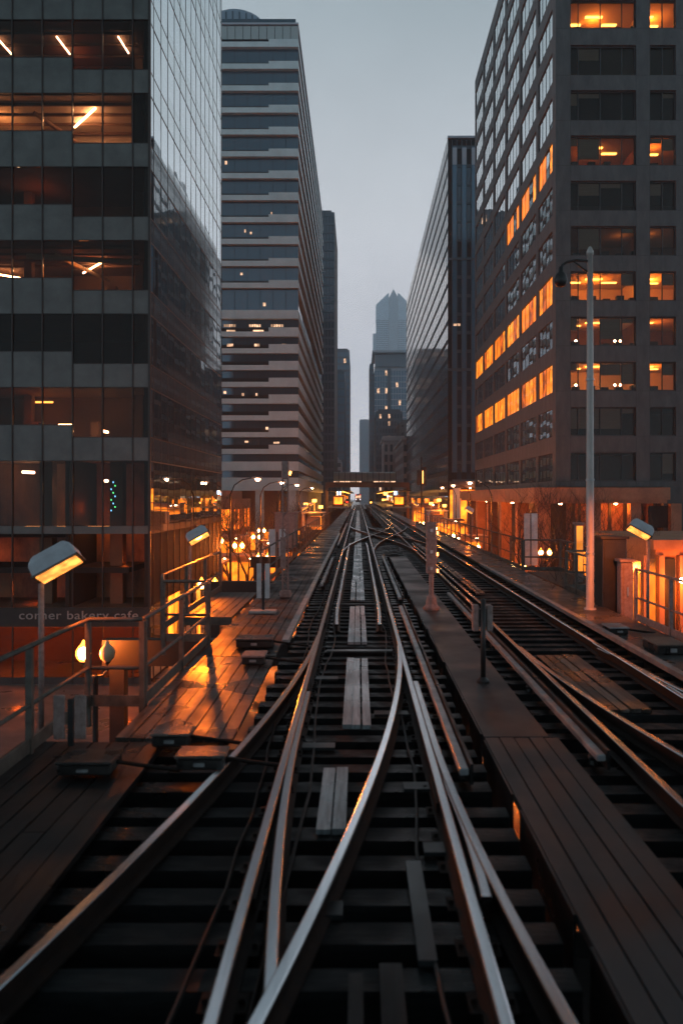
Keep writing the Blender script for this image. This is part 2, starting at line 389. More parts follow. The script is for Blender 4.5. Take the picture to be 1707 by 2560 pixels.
for (y, a, c) in ((8.6, -.6, -.25), (9.9, .2, .62), (11.8, -.62, -.3), (13.9, -.55, .6), (19.9, -.55, .6), (5.2, -.3, -.1), (7.4, .42, .66), (6.1, .5, .66)):
    b = MB(); b.box(a, c, y-.09, y+.09, -.168, -.135); b.build('filler_board', M['slab'], ta)
for s in (-1, 1):
    for y in (6.3, 11.9, 17.5, 29, 41):
        for q in (-1, 1): boxpart('joint_bar', M['rust'], ta, s*G+q*.045-.012, s*G+q*.045+.012, y-.35+s*.8, y+.35+s*.8, -.13, -.05)
# turnout that leaves the central track to the left, towards the camera
tb = thing('branch_track', 'curved turnout rails leaving the central track to the left in the foreground', 'railway track', (-1, 4, -.4))
def cB(y): return 0 if y > 15 else -.0098*(15-y)**2
rail('rail', [(cB(y)-G-.012, y, .001) for y in yr(1.6, 14.6, 50)], tb)
rail('rail', [(cB(y)+G-.0, y, .002) for y in yr(1.6, 13.6, 50)], tb)
# second turnout rail on the right
tcx = thing('switch_rail', 'bent steel switch rail beside the right rail of the central track', 'rail', (.8, 5, -.2))
def cC(y): return G+.075+ (0 if y > 8.5 else .011*(8.5-y)**2)
rail('rail', [(cC(y), y, -.001) for y in yr(1.6, 11.0, 40)], tcx)
rail('guard_rail', [(.80-.1*max(0,(6.6-y)/2)**2+.09*max(0, (7.0-y)/2.2), y, -.012) for y in yr(5.1, 8.2, 16)], tcx)
# right-hand track
TB = 3.42
tr2 = thing('railway_track', 'right hand railway track beyond the grey walkway, lit orange at its right side', 'railway track', (TB, 4, -.4))
rail('rail', [(TB-G, y) for y in yr(2.5, 340, 60)], tr2); rail('rail', [(TB+G, y) for y in yr(2.5, 340, 60)], tr2)
sleepers(tr2, TB, 4.5, 260, .52, gaps=((300, 301),))
guard(TB+G+.1, 6.5, 13.5, .16, tr2, 1); guard(TB-G+.24, 18, 44, .05, tr2, -1)
boards([(TB-.42,TB-.3),(TB-.28,TB-.16),(TB-.14,TB-.02),(TB,TB+.12),(TB+.14,TB+.26)], 10.0, 13.5, M['lamplit_wood'], tr2, z=-.125)
boards([(TB-.17,TB-.06),(TB-.04,TB+.07)], 22, 120, M['lamplit_wood'], tr2)
# turnout leaving the right-hand track
tb2 = thing('branch_track', 'curved turnout rail swinging right across the right hand track', 'railway track', (3.6, 6, -.4))
def cD(y): return TB + (0 if y > 14 else .0125*(14-y)**2)
rail('rail', [(cD(y)-G+.03, y, .002) for y in yr(3.5, 13.5, 40)], tb2)
rail('rail', [(cD(y)+G-.02, y, .001) for y in yr(3.5, 13.9, 40)], tb2)
# scissors crossover between the two tracks
def smooth(t): t = max(0, min(1, t)); return t*t*(3-2*t)
for k, (lab, fx) in enumerate((('crossover rails curving from central track to right hand track', lambda y: TB*smooth((y-36)/34)),
                               ('crossover rails curving from right hand track back to the central track', lambda y: TB*(1-smooth((y-36)/34))))):
    x_ = thing('crossover_track', lab, 'railway track', (1.7, 50, -.4), 'crossing rails of the scissors crossover')
    for s in (-1, 1): rail('rail', [(fx(y)+s*G*.99, y, .003+k*.002) for y in yr(35, 71, 50)], x_)
    sl_ = MB()
    for i in range(24): pass
xt = thing('crossing_timbers', 'short dark timbers filling the gap between the tracks under the crossover', 'timbers', (1.7, 53, -.4)); 
for i in range(34): boxpart('timber', M['tie'], xt, 1.2, 2.22, 36+i, 36.4+i, -.37, -.18)
# contact rails
def third(x, ya, yb, lab, drift=0):
    t = thing('contact_rail', lab, 'contact rail', (x, ya, -.17), 'electric contact rails beside the tracks')
    b = MB(); b.box(x-.045, x+.045, ya, yb, -.05, .02); b.build('conductor', M['grey_metal'], t, bevel=.01)
    b = MB(); b.box(x+.055, x+.085, ya, yb, -.13, .06); b.build('cover_board', M['wood'], t)
    y = ya+.3
    while y < min(yb, 60):
        b = MB(); b.lathe([(0,-.168),(.05,-.168),(.035,-.13),(.05,-.1),(.035,-.08),(.03,-.05)], (x, y, 0), 8); b.build('insulator', M['box'], t); y += 3
third(.985, 7.4, 18.5, 'grey contact rail right of the central track in the foreground')
third(2.38, 7.8, 21, 'long contact rail between the grey walkway and right hand track')
third(1.05, 20, 34, 'contact rail right of the central track farther on, before the crossover')
third(-1.05, 23, 33, 'contact rail left of the central track near the signal mast')
third(-1.05, 42, 75, 'contact rail left of the central track beyond the crossover')

# ------------------------------------------------------------------ decks and walkways
def planks(name, label, xs, ya, yb, z, mats, cat='walkway', Lr=(3.5, 6), group=None, z0=None, part='plank'):
    t = thing(name, label, cat, ((xs[0][0]+xs[-1][1])/2, ya, z-.1), group)
    for (xa, xb) in xs:
        y = ya; b = MB()
        while y < yb:
            L = min(random.uniform(*Lr), yb-y); dz = random.uniform(-.008, .006)
            b.box(xa, xb, y, y+L-.012, (z0 or z-.05), z+dz); y += L
        b.build(part, mats, t)
    return t
def xsplit(a, c, n, gap=.014): 
    s = (c-a)/n; return [(a+i*s, a+(i+1)*s-gap) for i in range(n)]
wl = thing('walkway', 'smooth grey walkway between the two tracks carrying the signal posts', 'walkway', (1.7, 8.6, -.1))
boxpart('deck_slab', M['slab'], wl, 1.36, 2.06, 8.6, 34, -.12, -.045)
boxpart('glow_screen_board', M['wood'], wl, 1.335, 1.355, 8.7, 12.2, -.6, -.05); boxpart('glow_screen_board', M['wood'], wl, 1.335, 1.355, 12.5, 15.4, -.6, -.05); boxpart('glow_screen_board', M['wood'], wl, 1.335, 1.355, 15.6, 34, -.6, -.05)  # boards added to hide the lit street, gaps left for glints
boxpart('deck_beam', M['girder'], wl, 1.40, 1.5, 8.6, 34, -.38, -.12); boxpart('deck_beam', M['girder'], wl, 1.92, 2.02, 8.6, 34, -.38, -.12)
planks('plank_walkway', 'near end of the middle walkway, five long dark planks with open joints', xsplit(1.36, 2.16, 5), 1.4, 8.585, -.045, M['slab'], Lr=(8, 9), z0=-.12)
pf_ = bpy.data.objects['plank_walkway']
for (ya_, yb_) in ((1.4, 4.6), (4.95, 6.6), (6.95, 8.5)): boxpart('glow_screen_board', M['wood'], pf_, 1.335, 1.355, ya_, yb_, -.7, -.05)  # more added boards screening the street glow
planks('plank_deck', 'left side deck of long wet planks glowing orange beside the turnout', xsplit(-2.62, -1.34, 8), 8.6, 13.0, -.06, M['lamplit_wood'], cat='deck')
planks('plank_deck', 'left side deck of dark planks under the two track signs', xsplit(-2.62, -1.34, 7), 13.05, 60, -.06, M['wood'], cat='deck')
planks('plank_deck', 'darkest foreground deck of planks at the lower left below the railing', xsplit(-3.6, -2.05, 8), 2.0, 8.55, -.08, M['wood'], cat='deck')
planks('plank_walkway', 'long plank walkway left of the central track running up to the station', xsplit(-2.5, -1.4, 4), 60.1, 170, -.06, M['wood'])
g = thing('plate_walkway', 'patterned metal plate walkway between right hand track and railing, orange in lamp light', 'walkway', (5.1, 10, -.1))
boxpart('plate', M['grate'], g, 4.72, 5.78, 6, 60, -.12, -.05); boxpart('edge_beam', M['girder'], g, 5.60, 5.75, 6, 60, -.45, -.12)
planks('plank_walkway', 'far right plank walkway leading to the station platform', xsplit(4.8, 5.9, 4), 60.1, 150, -.06, M['wood'])
for (x0, x1, y0, y1, lab) in ((-3.75, -2.70, 17.0, 21.5, 'dark refuge platform outside the left walkway with an orange lit edge'),
                              (5.85, 7.0, 22.5, 27.5, 'dark refuge platform outside the right railing')):
    t = thing('refuge_platform', lab, 'platform', ((x0+x1)/2, y0, -.2), 'refuge platforms beside the tracks')
    b = MB(); 
    for (xa, xb) in xsplit(x0, x1, 6): b.box(xa, xb, y0+.05, y1, -.1, -.04)
    b.build('deck_boards', M['black'], t); boxpart('edge_board', M['rail_paint'], t, x0, x1, y0, y0+.045, -.2, -.03)

# switch machines and boxes lying on the deck
def trackbox(x, y, w_, d_, h, lab, lid=None, m='box'):
    t = thing('switch_machine', lab, 'switch machine', (x, y, -.06), 'low iron boxes standing beside the rails')
    b = MB(); b.box(x-w_/2, x+w_/2, y-d_/2, y+d_/2, -.05, h-.03); b.build('case', M[m], t, bevel=.015)
    b = MB(); b.box(x-w_/2-.015, x+w_/2+.015, y-d_/2-.015, y+d_/2+.015, h-.03, h); b.build('lid', M[lid or m], t, bevel=.01)
    b = MB(); b.tube([(x+w_/2, y, .02), (x+w_/2+.35, y, -.03), (x+w_/2+.6, y, -.06)], .02, 6); b.build('rod', M['rust'], t)
    b = MB(); b.box(x-.05, x+.05, y-d_/2-.05, y-d_/2-.016, .0, h-.06); b.build('latch', M['grey_metal'], t)
trackbox(-1.78, 13.9, .62, .5, .10, 'black iron box at far edge of the orange planks')
trackbox(-1.62, 12.5, .34, .42, .09, 'small rust topped box on the orange planks', 'rust_light')
trackbox(-1.95, 8.4, .38, .3, .09, 'flat box with an orange gleam left of the turnout', 'lamplit_wood')
trackbox(-1.50, 7.7, .45, .30, .09, 'low wet topped box just behind the curved left rail', 'lamplit_wood')
trackbox(-2.55, 7.6, .5, .4, .08, 'dark square box with a pale plate on the lower left deck')
trackbox(5.15, 13.4, .5, .7, .12, 'black box on the plate walkway with a bright lid', 'rail_paint')
trackbox(5.25, 11.2, .6, .8, .10, 'nearest black box on the right plate walkway')
trackbox(4.9, 15.2, .34, .5, .09, 'smallest box on the right plate walkway by the lamp pole', 'grey_metal')
def trough(x0, y0, x1, y1, lab):
    t = tag(None or thing('cable_trough', lab, 'cable trough', (x0, y0, -.1), 'cable troughs laid along the deck')); b = MB()
    b.sweep([(-.06,-.05),(.06,-.05),(.06,.03),(-.06,.03)], [(x0, y0), (x1, y1)]); b.build('duct', M['grey_metal'], t)
trough(-1.28, 14, -1.28, 55, 'grey cable trough along the left edge of the central track')
trough(4.62, 8, 4.62, 30, 'cable trough along the right edge of the right hand track')

# ------------------------------------------------------------------ railings
def railing(lab, pts, post=1.9, zt=1.02, zm=.42, base=-.06, bottom=True, group='painted steel railings along the viaduct', m='rail_paint', kick=True):
    x0, y0 = pts[0]; t = thing('railing', lab, 'railing', (x0, y0, base), group)
    for nm, z, r in (('top_rail', zt, .028), ('middle_rail', zm, .024)):
        b = MB(); b.tube([(x, y, z) for x, y in pts], r, 8); b.build(nm, M[m], t, smooth=True)
    if kick:
        b = MB()
        b.sweep([(-.015, base), (.015, base), (.015, base+.14), (-.015, base+.14)], pts); b.build('kick_board', M[m], t)
    for i in range(len(pts)-1):
        (xa, ya), (xb, yb) = pts[i], pts[i+1]; L = math.hypot(xb-xa, yb-ya); n = max(1, round(L/post))
        for k in range(n + (1 if i == len(pts)-2 else 0)):
            x, y = xa+(xb-xa)*k/n, ya+(yb-ya)*k/n
            b = MB(); b.box(x-.032, x+.032, y-.032, y+.032, base-.25, zt-.02); b.build('post', M[m], t)
railing('near left railing beside the globe lamps, turning in at the corner post', [(-3.35, 4.6), (-3.35, 9.9), (-2.68, 9.9)])
railing('left railing from the corner post past the orange deck', [(-2.68, 10.0), (-2.68, 14.2)])
railing('left railing around the refuge bay near the second box lamp', [(-2.68, 14.3), (-3.5, 14.35), (-3.8, 15.5), (-3.8, 22)])
railing('far left railing running on towards the overhead station bridge', [(-2.72, 22.2), (-2.72, 75)], post=2.2)
railing('near right railing in front of the brown building with shop front', [(5.85, 5.5), (5.85, 16.8)], m='rust_light')
railing('right railing before the bare shrubs, past the tall lamp pole', [(5.82, 20.2), (5.82, 22.3), (7.05, 22.4), (7.05, 27.8), (5.82, 28)], post=.9, m='rail_paint')
railing('far right railing running on towards the station', [(5.82, 28.3), (5.82, 80)], post=2.2)

# ------------------------------------------------------------------ lamps
def point(name, loc, e, parent=None, r=.12, col=AMB):
    l = bpy.data.lights.new(name, 'POINT'); l.energy = e; l.color = col; l.shadow_soft_size = r
    o = bpy.data.objects.new(name, l); C.objects.link(o); o.parent = parent
    o.location = Vector(loc) - (ORG[parent.name] if parent else Vector((0,0,0))); return o
# twin-globe street lamps (built at the origin, height 6.1 m)
def twin(lit=(True, True)):
    t = thing('street_lamp', '', 'street lamp', (0,0,0), 'twin globe street lamps along the kerb')
    b = MB(); b.lathe([(.22,0),(.22,.25),(.13,.45),(.11,1.1),(.085,1.2),(.07,5.3),(.09,5.35),(.05,5.4)]); b.build('post', M['black'], t, smooth=True)
    b = MB(); b.tube([(-.31,0,5.72),(-.31,0,5.5),(-.2,0,5.38),(0,0,5.34),(.2,0,5.38),(.31,0,5.5),(.31,0,5.72)], .03, 8); b.build('arm', M['black'], t, smooth=True)
    for s, on in zip((-1, 1), lit):
        b = MB(); b.lathe([(.05,-.23),(.10,-.2),(.17,-.12),(.2,-.02),(.19,.08),(.13,.18),(.07,.24),(.03,.33),(0,.36)], (s*.31, 0, 5.95), 16)
        b.build('globe', M['globe'] if on else M['globe_off'], t, smooth=True)
        b = MB(); b.lathe([(.03,0),(.07,.02),(.09,.06),(.07,.1)], (s*.31, 0, 5.66), 12); b.build('globe_holder', M['black'], t, smooth=True)
        if on: b = MB(); b.lathe([(0,-.17),(.10,-.13),(.15,0),(.12,.11),(0,.17)], (s*.31, 0, 5.95), 12); b.build('bulb', M['bulb'], t, smooth=True)
        if on: point('lamp_light', (s*.31, 0, 5.95), 1500, t, .2)
    return t
half = twin((True, False)); both = twin()
ordn = ['nearest', 'second', 'third', 'fourth', 'fifth', 'sixth', 'seventh']
used_b = False
for i, (x, y) in enumerate(((-6.85, 20.8), (-6.95, 37), (-6.3, 53), (-7.3, 71), (-7.5, 89), (-7.6, 108))):
    if i == 0: o = half
    else: o = both if not used_b else copy_tree(both); used_b = True
    o.location = (x, y, SZ)
    o['label'] = 'nearest left street lamp with one burning globe and one dark globe' if i == 0 else f'{ordn[i]} twin globe street lamp from the camera on the left kerb'
for x, y, lab in ((-9.9, 66, 'added twin globe lamp on the left plaza nearest the glass building'), (-10.2, 80, 'twin globe lamp on the left plaza between the bare trees'), (-12.8, 73, 'added twin globe lamp deepest in the left plaza'), (-11.5, 95, 'added farthest twin globe lamp on the left plaza'), (13.6, 58, 'added twin globe lamp on the right pavement before the brown block podium')):  # extra lamps for a stronger glow, except the one between the trees
    o = copy_tree(both); o.location = (x, y, SZ); o['label'] = lab; o['group'] = 'twin globe lamps on the pavements'
for i, (x, y) in enumerate(((9.3, 29), (9.2, 46), (9.3, 64), (9.5, 82), (9.6, 101), (9.7, 122))):
    o = copy_tree(both); o.location = (x, y, SZ); o['label'] = f'{ordn[i]} twin globe street lamp from the camera on the right kerb'
# tall curved-arm road lamps
def cobra(sgn):
    t = thing('road_lamp', '', 'road lamp', (0,0,0), 'tall road lamps with a curved arm')
    b = MB(); b.tube([(0,0,0),(0,0,10.2)], [.12,.07], 8); b.build('pole', M['black'], t, smooth=True)
    b = MB(); b.tube([(0,0,10.2),(sgn*.3,0,10.9),(sgn*.9,0,11.3),(sgn*1.7,0,11.45)], .045, 8); b.build('arm', M['black'], t, smooth=True)
    b = MB(); b.obox((sgn*2.0,0,11.45), .75, .3, .16); b.build('lamp_head', M['lamp_shell'], t, bevel=.04)
    b = MB(); b.lathe([(0,-.17),(.13,-.14),(.18,-.05),(.19,0)], (sgn*2.05,0,11.37), 12); b.build('lens', M['tube_hot'], t, smooth=True)
    l = bpy.data.lights.new('lamp_light', 'SPOT'); l.energy = 2600; l.color = AMB; l.spot_size = R(145); l.spot_blend = .5; l.shadow_soft_size = .15
    o = bpy.data.objects.new('lamp_light', l); C.objects.link(o); o.parent = t; o.location = (sgn*2.05, 0, 11.05); return t
cl = cobra(1)
for i, (x, y) in enumerate(((-9.6, 60), (-9.3, 76), (-9.1, 92), (-9.2, 124))):
    o = cl if i == 0 else copy_tree(cl); o.location = (x, y, SZ); o['label'] = f'{ordn[i]} tall curved arm road lamp on the left pavement'
crr = cobra(-1)
for i, (x, y) in enumerate(((12.7, 76), (13.5, 96), (14.6, 119))):
    o = crr if i == 0 else copy_tree(crr); o.location = (x, y, SZ); o['label'] = f'{ordn[i]} tall curved arm road lamp on the right pavement'
# tilted box lamps beside the track
def boxlamp(x, y, z, s, lab, size=1.0, e=25, aim=None):
    t = thing('box_lamp', lab, 'lamp', (x, y, -.3), 'tilted box lamps on posts beside the tracks')
    rot = Matrix.Rotation(R(-33)*s, 3, 'Y') @ Matrix.Rotation(R(-14), 3, 'X') @ Matrix.Rotation(R(12)*s, 3, 'Z')
    h = Vector((x, y, z)); L, W, H = .56*size, .34*size, .24*size
    # tapered housing: wide open underside, narrower crown
    vs = []
    for (zz, k) in ((-.5, 1.0), (.1, .98), (.5, .72)):
        for (a, c) in ((-.5,-.5),(.5,-.5),(.5,.5),(-.5,.5)): vs.append(h + rot @ Vector((a*L*k, c*W*k, zz*H)))
    fs = [(8,9,10,11)]
    for r_ in (0, 4):
        for k in range(4): fs.append((r_+k, r_+(k+1) % 4, r_+4+(k+1) % 4, r_+4+k))
    b = MB(); b.add(vs, fs); b.build('housing', M['lamp_shell'], t, bevel=.02)
    b = MB(); b.obox(h + rot @ Vector((0,0,-.5*H-.012)), L*1.05, W*1.05, .02, rot); b.build('rim', M['rail_paint'], t)
    b = MB(); b.obox(h + rot @ Vector((0,0,-.5*H-.03)), L*.9, W*.88, .018, rot); b.build('lens', M['lens'], t)
    low = h + rot @ Vector((-.42*L*s, .1, -.3*H))
    b = MB(); b.tube([(low.x, low.y, -.35), (low.x, low.y, low.z)], .035, 8); b.build('post', M['rust_light'], t, smooth=True)
    b = MB(); b.obox((low.x, low.y, low.z), .12, .12, .1); b.build('bracket', M['black'], t)
    l = bpy.data.lights.new('lamp_light', 'SPOT'); l.energy = e; l.color = AMB; l.spot_size = R(130); l.spot_blend = .6; l.shadow_soft_size = .12
    o = bpy.data.objects.new('lamp_light', l); C.objects.link(o); o.parent = t
    pos = h + rot @ Vector((0,0,-.5*H-.1)); o.location = pos - ORG[t.name]
    d = (Vector(aim) - pos) if aim else rot @ Vector((0,0,-1))
    o.rotation_euler = d.to_track_quat('-Z', 'Y').to_euler()
boxlamp(-3.62, 9.5, 1.80, 1, 'nearest and largest tilted box lamp, above the left railing', aim=(-1.9, 10.6, 0), e=170)
boxlamp(-4.25, 21, 1.56, 1, 'white tilted box lamp in front of the glass building corner', aim=(-2.2, 13, 0), e=1000, size=1.05)
boxlamp(5.86, 16.5, 1.90, -1, 'tilted box lamp above the right railing by the low brown building', aim=(5.0, 18.2, .6), e=420, size=.88)
boxlamp(7.0, 50, 1.73, -1, 'small far tilted box lamp on the right before the shrubs', aim=(4, 48, 0), e=120)
boxlamp(6.7, 92, 1.7, -1, 'farthest tilted box lamp on the right near the station', aim=(4, 88, 0), e=120)
boxlamp(-4.2, 62, 1.73, 1, 'tilted box lamp on the left behind the signal mast', aim=(-2, 60, 0), e=120)
boxlamp(-5.4, 92, 1.7, 1, 'farthest tilted box lamp on the left near the lit hut', aim=(-2, 90, 0), e=120)
# tall pale pole with a hooked arm and bell lamp
t = thing('tall_lamp_pole', 'tall pale pole with a hooked arm and unlit bell lamp by the right walkway', 'lamp post', (5.32, 18.3, -.06))
b = MB(); b.lathe([(.14,0),(.14,.05),(.09,.06),(.085,3),(.075,6),(.065,8.15),(.08,8.16),(.08,8.24),(.03,8.34),(0,8.36)], (5.32,18.3,-.06), 16); b.build('pole', M['pole'], t, smooth=True)
b = MB(); b.tube([(5.28,18.3,7.95),(5.0,18.3,7.98),(4.78,18.3,7.93),(4.68,18.3,7.86),(4.65,18.3,7.72)], .033, 8); b.tube([(5.28,18.3,7.7),(4.95,18.3,7.94)], .02, 6); b.build('arm', M['black'], t, smooth=True)
b = MB(); b.lathe([(0,.22),(.05,.22),(.06,.1),(.12,.05),(.155,-.08),(.15,-.13),(.10,-.22),(0,-.25)], (4.65,18.3,7.6), 14); b.build('bell_lamp', M['black'], t, smooth=True)
for z in (1.2, 2.9, 5.2):
    b = MB(); b.lathe([(.07,0),(.1,.01),(.1,.05),(.07,.06)], (5.32,18.3,z), 16); b.build('clamp_band', M['grey_metal'], t)

# ------------------------------------------------------------------ signals and signs
t = thing('signal_post', 'rusty signal post with a long narrow backboard standing on the grey walkway', 'signal', (1.68, 18.3, -.045))
b = MB(); b.box(1.56, 1.80, 18.24, 18.36, .78, 1.95); b.build('backboard', M['rust_light'], t, bevel=.02)
b = MB(); b.tube([(1.68,18.3,-.04),(1.68,18.3,.9)], .055, 10); b.build('post', M['rust_light'], t, smooth=True)
b = MB(); b.lathe([(.19,0),(.19,.05),(.13,.12),(.11,.28),(.06,.34)], (1.68,18.3,-.045), 12); b.build('base', M['rust_light'], t)
for z in (.9, 1.28, 1.77):
    b = MB(); b.box(1.65, 1.71, 18.215, 18.238, z-.035, z+.035); b.build('reflector', M['white'], t)
    b = MB(); b.tube([(1.80,18.3,z-.06),(1.84,18.3,z-.06)], .04, 10); b.build('signal_lens', M['ceil_dim'], t)
b = MB(); b.tube([(1.62,18.3,1.95),(1.60,18.3,2.1),(1.66,18.3,2.22)], .015, 6); b.build('conduit', M['grey_metal'], t)
t = thing('signal_post', 'short black post with a square rusty box in front of the tall signal', 'signal', (1.74, 11.1, -.045))
b = MB(); b.tube([(1.74,11.1,-.04),(1.74,11.1,1.12)], .036, 10); b.build('post', M['black'], t, smooth=True)
b = MB(); b.box(1.60, 1.69, 11.12, 11.26, .66, 1.03); b.box(1.79, 1.88, 11.12, 11.26, .66, 1.03); b.build('junction_box', M['rust_light'], t, bevel=.015)
b = MB(); b.box(1.69, 1.79, 11.14, 11.24, .72, .97); b.build('junction_box', M['black'], t)
b = MB(); b.lathe([(.09,0),(.09,.03),(.04,.08)], (1.74,11.1,-.045), 10); b.build('base', M['black'], t)
# tall mast on the left
t = thing('signal_mast', 'tall rusty lattice mast rising left of the track in front of the banded tower', 'signal mast', (-1.88, 20.6, -.06))
b = MB()
for (dx, dy) in ((-.07,-.07),(.07,-.07),(.07,.07),(-.07,.07)): b.box(-1.88+dx-.015, -1.88+dx+.015, 20.6+dy-.015, 20.6+dy+.015, -.06, 3.2)
z = .1
while z < 3.1:
    b.tube([(-1.95,20.53,z),(-1.81,20.53,z+.16)], .009, 4); b.tube([(-1.81,20.53,z+.16),(-1.95,20.53,z+.32)], .009, 4)
    b.tube([(-1.95,20.67,z),(-1.81,20.67,z+.16)], .009, 4); b.tube([(-1.81,20.67,z+.16),(-1.95,20.67,z+.32)], .009, 4); z += .32
b.build('lattice_post', M['rust_light'], t)
b = MB(); b.box(-1.97, -1.79, 20.5, 20.68, 3.0, 3.45); b.build('signal_head', M['rust_light'], t, bevel=.02)
b = MB(); b.tube([(-1.77,20.6,3.1),(-1.74,20.6,3.2)], .03, 8); b.build('signal_lens', M['ceil_dim'], t)
b = MB(); b.box(-2.02, -1.74, 20.46, 20.74, -.06, .12); b.build('base', M['rust_light'], t, bevel=.02)
b = MB(); b.box(-1.99, -1.85, 20.4, 20.47, .7, 1.5); b.build('control_box', M['rust_light'], t)
# pairs of white marker panels
def marker(x, y, h, w_, zb, lab, plate=True, gap=.04, m='white'):
    t = thing('marker_sign', lab, 'sign', (x, y, -.06), 'white double panel marker signs')
    for s in (-1, 1):
        b = MB(); b.box(x+s*gap if s > 0 else x-gap-w_, x+gap+w_ if s > 0 else x-gap, y-.012, y+.012, zb, zb+h); b.build('panel', M[m], t, bevel=.006)
    b = MB(); b.box(x-.028, x+.028, y+.014, y+.05, -.06, zb+h*.9); b.build('post', M['black'], t)
    if plate: b = MB(); b.box(x-.3, x+.3, y-.22, y+.12, -.06, .0); b.build('base_plate', M['pole'], t, bevel=.01)
marker(-2.13, 17.9, .78, .105, .26, 'double white panel sign on an orange lit base plate left of the track')
marker(-3.0, 8.3, .46, .12, .02, 'small nearest pair of mauve panels at the lower left edge', plate=False, gap=.05, m='rust_light')
marker(-3.45, 34, 1.15, .28, .0, 'broad double white panel sign behind the tall mast', plate=False, gap=.08)
marker(-4.3, 46, 1.2, .3, .0, 'farthest double white panel sign left of the track', plate=False, gap=.2)
marker(6.6, 30.5, 2.0, .24, -.1, 'tall grey double panel board standing among the bare shrubs', plate=False, gap=.02, m='grey_metal')
# cabinets on the right
def cabinet(x0, x1, y0, y1, z0, z1, m, lab, door=True):
    t = thing('equipment_cabinet', lab, 'cabinet', ((x0+x1)/2, y0, z0), 'equipment cabinets beside the tracks')
    b = MB(); b.box(x0, x1, y0, y1, z0, z1); b.build('body', M[m], t, bevel=.02)
    b = MB(); b.box(x0-.04, x1+.04, y0-.06, y1+.04, z1, z1+.06); b.build('roof', M[m], t)
    if door:
        b = MB(); b.box(x0+.06, x1-.06, y0-.02, y0-.003, z0+.08, z1-.08); d = b.build('door', M[m], t)
        b = MB(); b.box(x1-.16, x1-.12, y0-.05, y0-.021, (z0+z1)/2-.1, (z0+z1)/2+.1); b.build('handle', M['grey_metal'], d)
cabinet(5.72, 6.3, 18.7, 19.3, -.3, 1.55, 'black', 'tall black cabinet right behind the pale lamp pole')
cabinet(6.0, 6.28, 18.2, 18.5, -.3, 1.05, 'rust_light', 'narrow rusty cabinet standing against the tall black cabinet')
cabinet(6.55, 6.78, 24.0, 24.2, -.3, 1.7, 'rust_light', 'narrow upright panel glowing yellow just left of the tall lamp pole', door=False)
boxpart('lit_panel', M['lit_gold'], [o for o in bpy.data.objects if o.name.startswith('equipment_cabinet') and 'glowing' in o['label']][0], 6.57, 6.76, 23.98, 23.997, .3, 1.66)
cabinet(-4.6, -3.4, 44, 45.2, -.3, 1.6, 'rust_light', 'rusty cabinet beside the left railing')
cabinet(-5.9, -4.2, 66, 68, -.3, 1.2, 'rail_paint', 'painted equipment hut by the far left box lamp')
cabinet(6.6, 8.0, 78, 80, -.3, 1.4, 'rust_light', 'rusty equipment hut on the right before the station')

# ------------------------------------------------------------------ buildings
def fbox(mb, face, plane, u0, u1, z0, z1, d0, d1, mi=0):
    """a box on a facade; d = depth measured inwards from the outer plane (negative = proud)"""
    if face == 'S': mb.box(u0, u1, plane+d0, plane+d1, z0, z1, mi)
    elif face == 'E': mb.box(plane-d1, plane-d0, u0, u1, z0, z1, mi)
    elif face == 'W': mb.box(plane+d0, plane+d1, u0, u1, z0, z1, mi)
Random_ = random.Random(21)
class Panes:
    """window panes of one building: the first `cap` by size of look become parts of their own, the rest one stuff part"""
    def __init__(s, root, cap=98, name='window'): s.r = root; s.cap = cap; s.l = []; s.name = name
    def add(s, face, plane, u0, u1, z0, z1, d, m, th=.03, mull=None):
        Y = plane if face == 'S' else (u0+u1)/2
        if face == 'S': wpx = (u1-u0)/Y
        else: wpx = abs(plane)*(u1-u0)/(Y*Y)
        zc = (z0+z1)/2
        vis = 1 if -30 < 1140-(zc-CAMZ)*1829/Y < 2352 else .01
        s.l.append((wpx*(z1-z0)/Y*vis, face, plane, u0, u1, z0, z1, d, m, th, mull))
    def tilt(s, mb, face, u0, u1, z0, z1, a):
        if face == 'S': return
        rn = Random_; p, q = rn.uniform(-a, a), rn.uniform(-a, a); xs = [v[0] for v in mb.v[-8:]]; ex = max(xs) if face == 'E' else min(xs)
        for i in range(len(mb.v)-8, len(mb.v)):
            x, y, z = mb.v[i]
            if abs(x-ex) < 1e-6: mb.v[i] = (x+p*(y-(u0+u1)/2)+q*(z-(z0+z1)/2), y, z)
    def flush(s):
        s.l.sort(key=lambda a: -a[0]); rest = {}
        for i, (_, face, plane, u0, u1, z0, z1, d, m, th, mull) in enumerate(s.l):
            mb = MB() if i < s.cap else rest.setdefault('r', (MB(), []))[0]
            if i < s.cap: mats = [M[m]] + ([M['mullion']] if mull else []); a = 0; c = 1
            else:
                ml = rest['r'][1]
                for q in (m, 'mullion'):
                    if q not in ml: ml.append(q)
                a = ml.index(m); c = ml.index('mullion')
            fbox(mb, face, plane, u0, u1, z0, z1, d, d+th, a)
            if m in TILT: s.tilt(mb, face, u0, u1, z0, z1, TILT[m])
            if mull:
                for k in range(1, mull):
                    uu = u0+(u1-u0)*k/mull; fbox(mb, face, plane, uu-.04, uu+.04, z0, z1, d-.06, d-.002, c)
            if i < s.cap: mb.build(s.name, mats, s.r)
        if rest:
            mb, ml = rest['r']; o = mb.build(s.name+'_rest', [M[q] for q in ml], s.r); o['kind'] = 'stuff'
LIT = random.Random(3)
TILT = {'glass_side': .005, 'glass_r_side': .008, 'glass_rb2': .004, 'glass_b2': .004}

